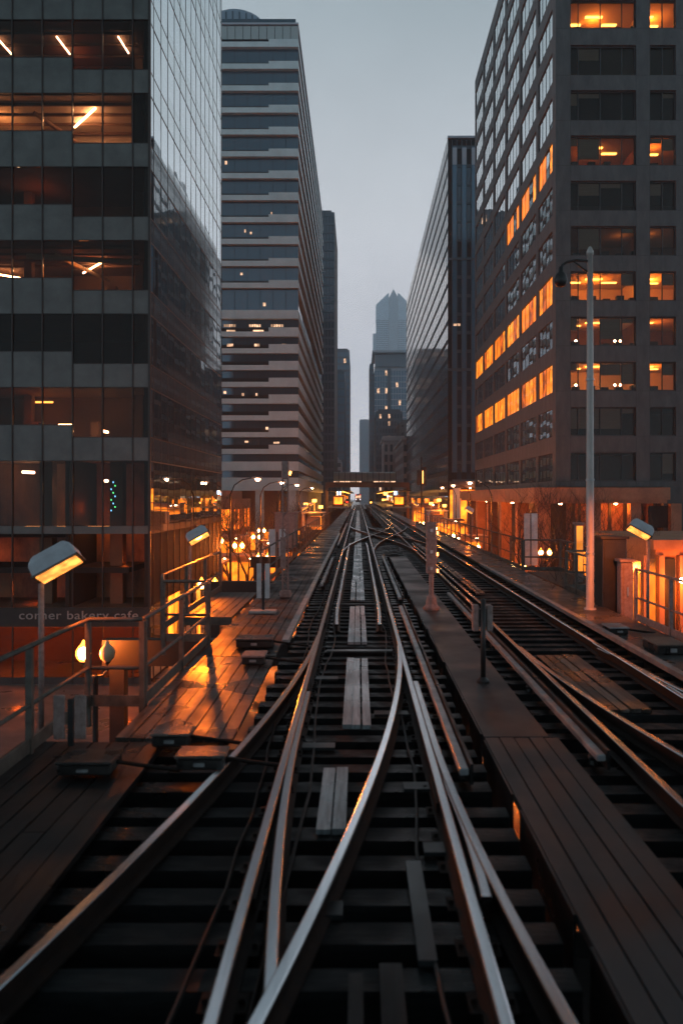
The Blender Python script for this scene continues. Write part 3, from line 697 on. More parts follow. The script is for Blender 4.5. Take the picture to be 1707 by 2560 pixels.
# ---- glass office building, left foreground
YA, XA, YE = 42.0, -10.95, 64.2
b1 = thing('glass_office_building', 'nearest left office building with glass side wall mirroring the sky and lit rooms in front', 'building', (XA, YA, SZ))
def zf(y): return CAMZ+(1140-y)/43.55
PER = 169/43.55; Z0 = zf(45)
tops = [Z0+PER*k for k in range(5, 0, -1)] + [Z0-PER*k for k in range(0, 7)]      # window tops, top floor first
U = [XA, XA-.92]
while U[-1] > -34: U.append(U[-1]-1.585)
pf = Panes(b1, 60); psd = Panes(b1, 99, 'side_window'); sp = MB(); sps = MB(); mul = MB(); mus = MB(); slab = MB()
for i, zt in enumerate(tops):
    nxt = tops[i+1] if i+1 < len(tops) else zt-PER
    low = i >= 11
    for k in range(len(U)-1):
        short = k >= 3          # columns left of the third mullion have shorter windows
        h = 1.95 if short else 2.6
        if low: h = 3.4
        pf.add('S', YA, U[k+1]+.03, U[k]-.03, zt-h, zt, .06, 'glass_front', .02)
        fbox(sp, 'S', YA, U[k+1]+.03, U[k]-.03, nxt+.04, zt-h-.04, .03, .09)
        fbox(mul, 'S', YA, U[k+1]+.03, U[k]-.03, zt-h-.035, zt-h-.004, .01, .1)
    sp.build('spandrel_band', M['conc_l'], b1); sp = MB()
    fbox(mul, 'S', YA, U[-1], U[0]-.03, zt+.004, zt+.036, .01, .1)
    if not low: slab.box(-34, XA-.35, YA+.25, YA+8, nxt+.06, nxt+.45)
for u in U: fbox(mul, 'S', YA, u-.026, u+.026, -3.3, Z0+PER*5+1, -.05, .1)
mul.build('mullions', M['mullion'], b1); slab.build('floor_slabs', M['room_dim'], b1)
# side
V = [YA+.05, YA+.92]
while V[-1]+1.6 < YE: V.append(V[-1]+1.6)
V.append(YE)
for i, zt in enumerate(tops):
    nxt = tops[i+1] if i+1 < len(tops) else zt-PER
    for k in range(len(V)-1):
        h = 1.95 if 3 <= k < len(V)-3 else 2.6
        if i >= 11: h = 3.4
        psd.add('E', XA, V[k]+.03, V[k+1]-.03, zt-h, zt, .05, 'glass_side', .02)
        fbox(sps, 'E', XA, V[k]+.03, V[k+1]-.03, nxt+.02, zt-h-.02, .048, .09)
    sps.build('side_spandrel_band', M['glass_side_sp'], b1); sps = MB()
    fbox(mus, 'E', XA, V[0], V[-1], zt-.035, zt+.035, .034, .045)
    fbox(mus, 'E', XA, V[0], V[-1], zt-2.63, zt-2.58, .034, .045)
for k in range(len(V)-1): 
    psd.add('E', XA, V[k]+.03, V[k+1]-.03, SZ+.3, zf(1395)-.0, .06, 'lit_street' if k in (3, 4, 8) else 'glass_side', .02)
for v_ in V[1:]: fbox(mus, 'E', XA, v_-.02, v_+.02, SZ, Z0+PER*5+1, .034, .1)
mus.build('side_mullions', M['mullion'], b1)
pf.flush(); psd.flush()
zs = zf(1440)
boxpart('corner_post', M['mullion'], b1, XA-.11, XA-.0, YA-.02, YA+.05, SZ, 50)
boxpart('core_wall', M['void'], b1, -34, XA-.36, YA+8.02, YE-.2, SZ, 50)
boxpart('inner_wall', M['void'], b1, XA-.34, XA-.12, YA+.12, YE, SZ, 50)
boxpart('rear_wall', M['conc_l'], b1, -34, XA-.12, YE, YE+.3, SZ, 50)
boxpart('roof', M['void'], b1, -34, XA-.12, YA+.1, YE, 50, 50.3)
boxpart('sign_band', M['mullion'], b1, -34, XA-.12, YA+.02, YA+.12, zs, -3.32)
boxpart('ground_slab', M['room_dim'], b1, -34, XA-.36, YA+.2, YA+8, zf(1405), -3.4)
# ground-floor shop front
sf = MB(); 
for u in U: fbox(sf, 'S', YA, u-.03, u+.03, SZ, zs, .02, .1)
sf.build('shop_mullions', M['mullion'], b1)
pg = Panes(b1, 40, 'shop_window')
for k in range(len(U)-1): pg.add('S', YA, U[k+1]+.03, U[k]-.03, SZ+.5, zs-.03, .06, 'glass_front', .02)
pg.flush()
boxpart('shop_wall', M['room_dim'], b1, -34, XA-.36, YA+6, YA+6.2, SZ, zs)
boxpart('kerb_wall', M['conc_dark'], b1, -34, XA-.01, YA+.02, YA+.14, SZ, SZ+.5)
def text(s, parent, x, y, z, size, m, rot=(math.pi/2, 0, 0), ext=.03, align='LEFT'):
    c = bpy.data.curves.new('lettering', 'FONT'); c.body = s; c.size = size; c.extrude = ext; c.align_x = align; c.space_character = 1.08
    o = bpy.data.objects.new('t', c); C.objects.link(o); dg = bpy.context.evaluated_depsgraph_get(); dg.update()
    me = bpy.data.meshes.new_from_object(o.evaluated_get(dg)); bpy.data.objects.remove(o)
    r = bpy.data.objects.new('lettering', me); C.objects.link(r); me.materials.clear(); me.materials.append(m); r.parent = parent
    r.location = Vector((x, y, z)) - ORG[parent.name]; r.rotation_euler = rot; return r
tx = text('corner bakery cafe', b1, (44-822)/43.55, YA-.03, zf(1422), .64, M['pole'])
wd = max(v_.co.x for v_ in tx.data.vertices); tx.scale = (((318-44)/43.55)/wd, 1, 1)
# rooms behind the front glass
def wallbox(name, m, *a): return boxpart(name, m, b1, *a)
def tubes(segs, m='tube', r=.05, nm='ceiling_light'):
    for (x0, y0, x1, y1, z) in segs:
        b = MB(); b.tube([(x0, y0, z), (x1, y1, z)], r, 6); b.build(nm, M[m], b1)
zr = [Z0-PER*k for k in range(0, 7)]
wallbox('room_wall', M['room_dim'], -34, XA-.36, YA+6, YA+6.1, zr[1]+.5, zr[0]+.05)
tubes([(-19.7,43.4,-19.6,45.1,zr[0]-.1), (-16.4,43.4,-16.3,45.1,zr[0]-.1), (-13.05,43.4,-12.95,45.0,zr[0]-.1)], 'tube')
wallbox('room_wall', M['room'], -34, -12.05, YA+5, YA+5.1, zr[2]+.5, zr[1]+.05)
wallbox('room_wall', M['room'], -12.05, -11.95, YA+.4, YA+5.1, zr[2]+.5, zr[1]+.05)
wallbox('room_ceiling', M['room'], -34, -12.06, YA+.3, YA+5, zr[1]+.02, zr[1]+.05)
tubes([(-14.3,43.4,-16.2,45.6,zr[1]-.12)], 'tube_hot', .06)
for (x, m_) in ((-14.4,'a'), (-18.9,'b')):
    b = MB(); b.box(x-.5, x+.5, 43.2, 44, zr[2]+.5, zr[1]-1.75 if m_ == 'b' else zr[1]-2.2); b.build('desk', M['desk'], b1)
b = MB(); b.tube([(-17.6,43.3,zr[1]-.4),(-15.8,45.8,zr[1]-1.2)], .12, 8); b.build('duct', M['room_dim'], b1)
wallbox('room_wall', M['room_dim'], -34, XA-.36, YA+6, YA+6.1, zr[3]+.5, zr[2]+.05)
tubes([(-17.6,45,-17.2,45,zr[2]-1.5)], 'ceil_dim', .05)
tubes([(-19.2,45,-19.1,45,zr[2]-1.2)], 'tube', .07)
wallbox('room_wall', M['room_dim'], -34, -11.9, YA+7, YA+7.1, zr[4]+.5, zr[3]+.05)
tubes([(-14.4,45.2,-16.4,47.6,zr[3]-.15), (-22.4,46.5,-20.4,48.2,zr[3]-.3)], 'tube_hot', .05)
b = MB(); b.tube([(-18,43.3,zr[3]-.45),(-12.2,44.6,zr[3]-.4)], .16, 8); b.tube([(-16.5,43.6,zr[3]-.3),(-15.2,48.6,zr[3]-.35)], .12, 8); b.build('duct', M['room'], b1)
wallbox('room_wall', M['room_dim'], -34, -13, YA+5, YA+5.1, zr[6]+.5, zr[5]+.05)
tubes([(-16.7,44.5,-15.9,44.5,zr[5]-1.75)], 'tube_hot', .05); tubes([(-14.2,44.5,-14.2,45.2,zr[5]-2.1)], 'tube_hot', .07)
tubes([(-18.6,46,-17.6,46,zr[5]-.3)], 'ceil_dim', .06)
M['lobby'] = mat('plaster with painted reflections', (.04, .02, .012), .4, noise=(.5, .25, .12), nscale=.55, stretch=(1, 1, .5))  # bright blotches painted in place of reflections in the lower glass
wallbox('room_wall', M['lobby'], -34, -12.4, YA+5, YA+5.1, -3.4, zr[6]+.05)
for x in (-29, -24.5, -21.2, -17.3, -13.4): wallbox('room_column', M['room_dim'], x-.35, x+.35, YA+2.2, YA+2.9, -3.4, zr[6]+.05)
wallbox('mezzanine', M['void'], -34, -15.6, YA+1.6, YA+4.9, .3, .7); wallbox('mezzanine', M['void'], -34, -12.4, YA+1.1, YA+4.9, -1.6, -1.3)
wallbox('room_wall', M['void'], -15.6, -15.4, YA+.5, YA+5, -3.4, zr[6]+.05)
tubes([(-18.7,44.5,-18.5,45.5,zr[6]-.5), (-16.1,44.2,-16.1,44.6,zr[6]-1.4), (-20.6,44.2,-20.3,44.8,zr[6]-.7), (-14.0,44.2,-14.0,44.5,zr[6]-1.0)], 'tube', .09)
tubes([(-30,46,-24,46,zr[6]-3.2), (-19,45.5,-14,45.5,zr[6]-3.6)], 'ceil_dim', .06)
tubes([(-30,44.5,-13,44.5,zs-.2)], 'ceil_dim', .06)
for (x, z_, e_) in ((-15, 1.9, 50), (-21, 1.9, 90), (-13.2, -1.0, 160), (-17.5, -2.6, 200), (-25, -2.2, 140), (-22, -.9, 70), (-13, -5, 500), (-19, -5, 350), (-26, -5, 300)): point('office_fill_light', (x, 44.6, z_), e_, b1, .3, (1, .13, .01))  # red lights without fixtures, added to make the lower floors glow
point('office_fill_light', (-15, 44.5, zr[1]-.7), 160, b1, .3, (1, .42, .2)); point('office_fill_light', (-20, 44.5, zr[1]-.7), 200, b1, .3, (1, .4, .15)); point('office_fill_light', (-26, 44.5, zr[1]-.7), 160, b1, .3, (1, .4, .15))
point('office_fill_light', (-16, 45, zr[0]-.9), 40, b1, .3, (1, .2, .05)); point('office_fill_light', (-15.5, 45, zr[3]-.8), 90, b1, .3, (1, .25, .05)); point('office_fill_light', (-21.5, 45, zr[3]-.8), 60, b1, .3, (1, .25, .05))
point('office_fill_light', (-18, 45, zr[2]-.9), 30, b1, .3, (1, .2, .05)); point('office_fill_light', (-18, 44.6, zr[5]-1.3), 35, b1, .3, (1, .2, .03))
for (fz, xs_) in ((zr[1], (-31, -27.5, -22, -17.2, -13.2)), (zr[4], (-30, -24, -20.5, -15.0)), (zr[6], (-28, -23, -19.4, -16.0))):
    for x in xs_:
        boxpart('desk', M['desk'], b1, x-.7, x+.7, YA+1.4, YA+2.1, fz+.46, fz+1.35); boxpart('shelf', M['room_dim'], b1, x+.75, x+1.2, YA+3.4, YA+3.9, fz+.46, fz+2.4)
for fz in (zr[0], zr[2], zr[3], zr[5]):
    for x in (-31.5, -25.2, -18.85, -12.5): boxpart('room_column', M['room_dim'], b1, x-.22, x+.22, YA+3.5, YA+3.95, fz-3.4, fz+.04)
for fz in (zr[0], zr[1], zr[3]):
    for q in range(4): boxpart('ceiling_beam', M['room_dim'], b1, -34, -12.2, YA+1.1+1.15*q, YA+1.2+1.15*q, fz-.12, fz+.015)
# fairy lights hanging in a window
fl = thing('fairy_lights', 'hanging strand of blue and green fairy lights in a dark window of the glass building', 'string lights', (-13.1, 42.8, 1.8))
b = MB()
for k in range(9): b.tube([(-13.15+.12*math.sin(k*2.1), 42.8, 3.35-.19*k), (-13.15+.12*math.sin(k*2.1)+.02, 42.8, 3.27-.19*k)], .03, 5, k % 2)
b.build('bulb', [M['led_blue'], M['led_green']], fl)
b = MB(); b.tube([(-13.15+.12*math.sin(k*2.1), 42.84, 3.4-.19*k) for k in range(10)], .008, 4); b.build('wire', M['black'], fl)

# ---- banded tower, left middle distance
def tower_banded():
    Y, X, E, L = 138.0, -10.34, 236.0, -46.0
    t = thing('banded_office_tower', 'tall pale tower with concrete bands, stepped balconies and a parking garage below', 'building', (X, Y, SZ))
    k_ = 13.25; z = lambda y: CAMZ+(1140-y)/k_
    rows = [(z(90+50.3*k), z(108+50.3*k)) for k in range(12)] + [(z(712), z(732))] + [(z(752+38.5*k), z(773+38.5*k)) for k in range(9)]
    rows.append((z(1097), z(1127)))
    sp = MB(); led = MB(); W = Panes(t, 98)
    XS = (617-822)/k_
    for i, (a, c) in enumerate(rows):
        fbox(sp, 'S', Y, XS, X, c, a, 0, 1.0); fbox(sp, 'E', X, Y+1.0, E, c, a, 0, .6)
        if i < 12:
            fbox(sp, 'S', Y, L, XS-.02, c, a-.45, 0, 1.0); fbox(led, 'S', Y, L, XS-.02, a-.28, a-.0, .55, 1.0)
        elif i == 12 or i >= 21: fbox(sp, 'S', Y, L, XS-.02, c, a, 0, 1.0)
        else:
            fbox(sp, 'S', Y, L, XS-.02, c, a-.72, 0, 1.0)
            for (u0, u1) in ((510, 541), (549, 560), (575, 604)):
                u0 = (u0-822)/k_; u1 = (u1-822)/k_
                W.add('S', Y, u0, u1, a-.70, a-.12, .95, 'lit_peach' if LIT.random() < .62 else 'lit_dimgold', .03)
        # window band under this spandrel
        nz = rows[i+1][0] if i+1 < len(rows) else None
        if nz is None: continue
        n = 16
        for q in range(n):
            u0 = L+(X-L)*q/n; u1 = L+(X-L)*(q+1)/n
            m_ = 'glass_b2'
            if u0 > -25: W.add('S', Y, u0+.04, u1-.04, nz+.02, c-.02, .8, m_, .05)
        for q in range(24):
            v0 = Y+1+(E-Y-1)*q/24; v1 = Y+1+(E-Y-1)*(q+1)/24
            W.add('E', X, v0+.04, v1-.04, nz+.02, c-.02, .5, 'glass_b2', .05)
    # small lit windows
    for (px, py, pw, ph) in ((515,366,5,8),(621,484,3,6),(560,524,3,7),(573,530,4,5),(551,624,5,5),(603,693,6,8),(513,743,28,6),(571,743,28,6),(621,743,30,6),(519,756,20,8),(580,756,24,8),
                             (520,788,14,6),(583,788,12,6),(647,788,8,4),(512,897,6,6),(554,902,5,6),(586,902,4,6),(609,980,6,6),(561,1012,8,4),(627,1014,14,4)):
        n = 5 if pw > 19 and ph == 6 else 1
        for q in range(n):
            u0 = (px+pw*q/n-822)/k_; u1 = (px+pw*(q+.75 if n > 1 else 1)/n-822)/k_
            b = MB(); fbox(b, 'S', Y, u0, u1, z(py+ph), z(py), .70, .76); b.build('lit_window', M['lit_peach'], t)
    sp.build('concrete_bands', M['conc_b2'], t); led.build('balcony_ledges', M['conc_dark'], t)
    W.flush()
    boxpart('core_wall', M['void'], t, L, X-.56, Y+.9, E, z(1127), z(56))
    tp = MB(); 
    for q in range(26):
        u0 = L+(X-L)*q/26; fbox(tp, 'S', Y, u0+.05, L+(X-L)*(q+1)/26-.05, z(88), z(58), .3, .5)
    for q in range(20):
        v0 = Y+.6+(E-Y)*q/20.1; fbox(tp, 'E', X, v0+.05, v0+(E-Y)/20.1-.05, z(88), z(58), .3, .5)
    tp.build('crown_glass', M['roof_glass'], t)
    boxpart('parapet', M['wall_pale'], t, L, X, Y, E, z(56), z(52))
    boxpart('parapet', M['glass_far'], t, L, X-.5, Y+.5, E, z(52), z(40))
    b = MB(); b.lathe([(5.3,z(52)),(5.3,z(4)),(4.9,z(-4)),(4.0,z(-12)),(0,z(-14))], ((529-822)/k_, Y+8, 0), 28); b.build('round_penthouse', M['wall_blue'], t, smooth=True)
    b = MB()
    for q in range(14):
        a = math.pi+math.pi*q/14; b.box((529-822)/k_+5.33*math.cos(a)-.1, (529-822)/k_+5.33*math.cos(a)+.1, Y+8+5.33*math.sin(a)-.1, Y+8+5.33*math.sin(a)+.1, z(50), z(5))
    b.build('penthouse_ribs', M['wall_dk'], t)
    # street level: columns in front of lit lobby
    b = MB(); b.box(L, X-4, Y+6, E-6, SZ, z(1127)); b.build('lobby_wall', M['brick'], t)
    for q in range(7):
        x = X-1.2-5.6*q; b = MB(); b.box(x-.7, x+.7, Y+.4, Y+1.8, SZ, z(1127)); b.build('column', M['conc_b2'], t)
    for q in range(12):
        y = Y+9+8*q; b = MB(); b.box(X-1.9, X-.6, y-.6, y+.6, SZ, z(1127)); b.build('column', M['conc_b2'], t)
    G_ = Panes(t, 30, 'shop_window')
    for q in range(8):
        x = X-5.2-4.2*q
        G_.add('S', Y+6, x-3.8, x, SZ+.4, SZ+3.6, -.08, 'lit_street', .05, mull=3)
    for q in range(10): G_.add('E', X-4, Y+8+8*q, Y+14+8*q, SZ+.4, SZ+4.5, -.08, 'lit_street', .05, mull=3)
    G_.flush()
M['lit_dimgold'] = emit('dim lit garage', (1, .34, .10), .45, rough=.3, var=.2, vscale=.6)
tower_banded()

# ---- brown office block, right foreground
def block_right():
    Y, X, E, Rr = 68.0, 16.85, 115.0, 29.4
    t = thing('brown_office_block', 'right foreground office block of grey precast bays with glowing orange office windows', 'building', (X, Y, SZ))
    k_ = 1829.3/Y; z = lambda y: CAMZ+(1140-y)/k_
    tops = [(0, 64)] + [(103+104.0*k, 172+103.6*k) for k in range(10)]
    rows = [(z(a-104*j), z(c-104*j)) for j in range(4, 0, -1) for a, c in ((-2, 66),)] + [(z(a), z(c)) for a, c in tops]
    cols = [((1309-822)/k_, (1459-822)/k_), ((1491-822)/k_, (1551-822)/k_)]
    wall = MB(); seam = MB()
    zt = rows[0][0]+2; zb = z(1118)
    us = [X] + [u for c in cols for u in c] + [Rr]
    prev = zt
    for (a, c) in rows + [(zb, None)]:
        fbox(wall, 'S', Y, X, Rr, a, prev, 0, .5); prev = c
        if c is None: break
        for p in range(0, len(us), 2): fbox(wall, 'S', Y, us[p], us[p+1], c, a, 0, .5)
        fbox(seam, 'S', Y, X-.002, Rr, c-.05, c-.01, -.006, .1)
    for u in (us[1], us[2]+.02, us[3]): fbox(seam, 'S', Y, u-.02, u+.02, zb, zt, -.004, .1)
    # side bays
    vy = [68.5, 74.6, 82.6, 90.6, 98.8, 106.9, E]
    prev = zt
    for (a, c) in rows + [(zb, None)]:
        fbox(wall, 'W', X, Y+.5, E, a, prev, 0, .16); prev = c
        if c is None: break
        for i, v0 in enumerate(vy[:-1]): fbox(wall, 'W', X, v0, v0+(1.0 if i else .7), c, a, 0, .16)
        fbox(wall, 'W', X, E-.6, E, c, a, 0, .16)
    for v0 in vy[1:-1]: fbox(seam, 'W', X, v0+.5, v0+.56, zb, zt, -.006, .1)
    wall.build('precast_wall', M['conc_r'], t); seam.build('joints', M['conc_dark'], t)
    boxpart('dark_pier', M['conc_dark'], t, Rr+.002, Rr+9, Y-.3, Y+.6, SZ, zt)
    # window panes
    W = Panes(t, 60); S_ = Panes(t, 99, 'side_window'); fr = MB()
    for r_, (a, c) in enumerate(rows):
        for (u0, u1) in cols:
            W.add('S', Y, u0, u1, c, a, .35, 'glass_r', .03)
            n = (.13, .47, .80) if u1-u0 > 3 else (.52,)
            cuts = [0]+list(n)+[1]
            for q in range(len(cuts)-1):
                if LIT.random() < .42 and r_ > 3:
                    hb = (a-c)*LIT.choice((.15, .25, .4, .7)); bb = MB(); fbox(bb, 'S', Y, u0+(u1-u0)*cuts[q]+.06, u0+(u1-u0)*cuts[q+1]-.06, a-.1-hb, a-.1, .42, .45); bb.build('blind', M['blind'], t)
            fbox(fr, 'S', Y, u0, u1, c, c+.10, .26, .345); fbox(fr, 'S', Y, u0, u1, a-.10, a, .26, .345)
            fbox(fr, 'S', Y, u0, u0+.08, c+.1, a-.1, .26, .345); fbox(fr, 'S', Y, u1-.08, u1, c+.1, a-.1, .26, .345)
            for f_ in n: fbox(fr, 'S', Y, u0+(u1-u0)*f_-.04, u0+(u1-u0)*f_+.04, c+.1, a-.1, .27, .345)
        idx = r_-4
        for i, v0 in enumerate(vy[:-1]):
            s0 = v0+(1.0 if i else .7); s1 = vy[i+1] if i < 5 else E-.6
            lit = (idx == 6 and i < 6) or (idx == 8) or (idx == 3 and i < 3) or (idx == 7 and i == 0 and False)
            for q in range(4):
                q0 = s0+(s1-s0)*q/4; q1 = s0+(s1-s0)*(q+1)/4
                li = lit and not (idx == 3 and q == 1) 
                S_.add('W', X, q0+.15, q1-.15, c+.05, a-.05, .1, LIT.choice(('lit_amber', 'lit_amber', 'lit_gold', 'lit_rust')) if li else 'glass_r_side', .03)
    fr.build('window_frames', M['conc_dark'], t); W.flush(); S_.flush()
    # rooms
    D_ = 6.0
    boxpart('core_wall', M['void'], t, X+.14, Rr+9, Y+D_+.2, E-.05, SZ, zt)
    boxpart('side_core', M['void'], t, X+.14, X+.9, Y+.5, Y+D_+.19, zb, zt)
    litrows = {0: ('room_a', 1), 3: ('room_r', .35), 6: ('room_a', 1.6), 8: ('room_a', 1.0), 5: ('room_dim', .1), 7: ('room_dim', .3), 1: ('void', 0)}
    for r_, (a, c) in enumerate(rows):
        idx = r_-4
        flo = MB(); flo.box(X+.92, Rr, Y+.52, Y+D_, a+.02, a+.3); flo.build('floor_slab', M['void'] if idx not in litrows else M['room_a'], t)
        if idx in litrows and idx != 1:
            wn_, s = litrows[idx]
            boxpart('room_wall', M[wn_], t, X+.92, Rr, Y+D_-.1, Y+D_, c, a)
            boxpart('room_wall', M[wn_], t, us[3]-.45, us[3]-.35, Y+.55, Y+D_-.12, c, a)
            b = MB()
            for q in range(5):
                x = us[1]+.6+q*1.25+.3*LIT.random(); b.box(x-.3, x+.3, Y+.8, Y+1.3, c, c+.35+.3*LIT.random())
            b.box(us[3]+.3, us[3]+1.0, Y+.8, Y+1.3, c, c+.5); b.build('desk', M['desk'], t)
            if s >= .3:
                big = s >= 1
                for (x, yy, L_) in ((us[1]+1.2, Y+3.6, 1.3), (us[1]+2.7, Y+2.4, 1.5), (us[1]+4.4, Y+3.6, 1.3), (us[3]+.6, Y+2.4, 1.1), (us[3]+1.6, Y+3.8, 1.0)):
                    if not big and LIT.random() < .45: continue
                    b = MB(); b.box(x-L_/2, x+L_/2, yy-.16, yy+.16, a-.06, a-.02); b.build('ceiling_light', M['ceil_r'], t)
                if big:
                    for (x0, x1) in ((us[1], us[2]), (us[3], us[4])): point('office_fill_light', ((x0+x1)/2, Y+2.8, a-.5), 250*s, t, .3, (1, .24, .018))
                else:
                    point('office_fill_light', ((us[1]+us[2])/2, Y+3.2, a-.6), 90, t, .3, (1, .20, .02)); point('office_fill_light', ((us[3]+us[4])/2, Y+2.4, a-.6), 110, t, .3, (1, .22, .02))
            else:
                point('office_fill_light', (us[2]-.5, Y+2.5, a-.6), 10, t, .3, (1, .3, .04)); point('office_fill_light', (us[3]+.6, Y+2.2, a-.5), 16, t, .3, (1, .3, .04))
            if idx in (7, 8):
                for x in (us[1]+.9, us[1]+4.3, us[2]-.8):
                    b = MB(); b.lathe([(0,-.1),(.09,-.06),(.11,0),(.07,.07),(0,.1)], (x, Y+1.6, c+.7), 10); b.build('desk_lamp', M['tube_hot'], t)
    # podium: cornice band and colonnade
    pz0, pz1 = z(1156), z(1120)
    b = MB(); b.box(X-2.2, 26.0, Y-1.6, E, pz0+.3, pz1); b.box(X-2.0, 25.8, Y-1.4, E-.2, pz0, pz0+.298); b.build('podium_cornice', M['amber_stone'], t)
    b = MB(); b.box(X+2.5, 29.3, Y+3, E-1, SZ, pz0-.01); b.build('podium_wall', M['brick'], t)
    for q in range(6):
        y = Y+.3+8.6*q; b = MB(); b.box(X-1.6, X-.5, y-.5, y+.6, SZ, pz0-.01); b.build('podium_column', M['amber_stone'], t)
    for q in range(3):
        x = X+3.2+3.4*q; b = MB(); b.box(x-.45, x+.45, Y-.7, Y+.2, SZ, pz0-.01); b.build('podium_column', M['amber_stone'], t)
    for q in range(9):
        x = X+2.8+1.35*q; boxpart('podium_pilaster', M['conc_dark'], t, x-.12, x+.12, Y+2.75, Y+2.99, SZ, pz0-.02)
    for q in range(14):
        y_ = Y+3.2+3.2*q; boxpart('podium_pilaster', M['conc_dark'], t, X+2.2, X+2.49, y_-.15, y_+.15, SZ, pz0-.02)
    boxpart('podium_transom', M['conc_dark'], t, X+2.6, 29.2, Y+2.8, Y+2.98, -2.4, -2.1); boxpart('podium_transom', M['conc_dark'], t, X+2.25, X+2.48, Y+3, E-1.2, -2.4, -2.1)
    G_ = Panes(t, 30, 'lobby_or_glow_pane')
    for q in range(5): G_.add('W', X+2.5, Y+5+8.6*q, Y+11+8.6*q, SZ+.4, SZ+5.5, -.07, 'lit_street', .05, mull=3)
    for q in range(3): G_.add('S', Y+3, X+3+3.4*q, X+5.6+3.4*q, SZ+.4, SZ+5.2, -.07, 'lit_street' if q < 1 else 'void', .05, mull=2)
    G_.flush()
    for (x, y_, zz) in ((X+.8, Y+1.6, -.6), (X-1.0, Y+14, -.6), (X-1.0, Y+30, -.6), (X+5.5, Y+1.2, -.8)):
        b = MB(); b.lathe([(0,-.12),(.14,-.08),(.16,0)], (x, y_, pz0-.02), 10); b.build('soffit_lamp', M['tube_hot'], t); point('soffit_light', (x, y_, pz0-.4), 420, t, .2)
    boxpart('podium_window', M['void'], t, (1487-822)/k_, (1551-822)/k_, Y-.05, Y+.02, z(1212), z(1162))
    boxpart('podium_pier', M['conc_r'], t, 26.05, 29.4, Y-.02, Y+.5, SZ, z(1118)-.01)
M['blind'] = mat('lowered fabric blind', (.20, .17, .14), .8, noise=(.28, .24, .20), nscale=2, stretch=(.3, 1, 8))
M['room_a'] = mat('amber lit plaster', (.62, .5, .4), .8)  # warm wall colour carries part of the amber room light
M['room_r'] = mat('terracotta lit plaster', (.45, .2, .1), .8, noise=(.3, .12, .06), nscale=1.2)  # redder, darker copy for the weakly lit row
block_right()

# ---- generic tower used for everything farther off
def tower(name, label, cat, X0, X1, Y0, Y1, ztop, m_wall, m_win, fl=3.9, nu=8, nv=10, sp=.4, pier=.25, side=None, lit=.02, depth=.35, cap=60, litm='lit_peach', z0=SZ, crown=True, bands=True, group=None, rnd=None):
    t = thing(name, label, cat, ((X0+X1)/2, Y0, z0), group); rnd = random.Random(rnd or len(label))
    wall = MB(); W = Panes(t, cap)
    n = int((ztop-1.5-z0)/fl)
    zb = [ztop-1.5-fl*k for k in range(n+1)]
    def do(face, plane, a, c, nn, end):
        st = (c-a)/nn; pw = st*pier
        fbox(wall, face, plane, a, c, zb[0], ztop, 0, depth); fbox(wall, face, plane, a, c, z0, zb[-1], 0, depth)
        for i in range(n):
            zt_, zl = zb[i], zb[i+1]
            if bands: fbox(wall, face, plane, a+pw/2, c-pw/2, zl, zl+fl*sp, .06, depth)
            for q in range(nn):
                u0 = a+st*q+pw/2; u1 = a+st*(q+1)-pw/2
                W.add(face, plane, u0, u1, zl+(fl*sp if bands else .2), zt_, depth-.06, litm if rnd.random() < lit else m_win, .05)
        for q in range(nn+1):
            uc = a+st*q; fbox(wall, face, plane, max(a, uc-pw/2), min(c, uc+pw/2), zb[-1], zb[0], 0, depth)
    do('S', Y0, X0, X1, nu, 0)
    if side == 'E': do('E', X1, Y0+depth, Y1, nv, 0)
    if side == 'W': do('W', X0, Y0+depth, Y1, nv, 0)
    wall.build('wall', M[m_wall], t); W.flush()
    d = depth
    boxpart('core', M['void'], t, X0+(d if side == 'W' else .02), X1-(d if side == 'E' else .02), Y0+d, Y1-.02, z0, ztop-.3)
    if crown: boxpart('roof_parapet', M[m_wall], t, X0+1.2, X1-1.2, Y0+1.5, Y1-1.5, ztop-.3, ztop+1.2)
    return t
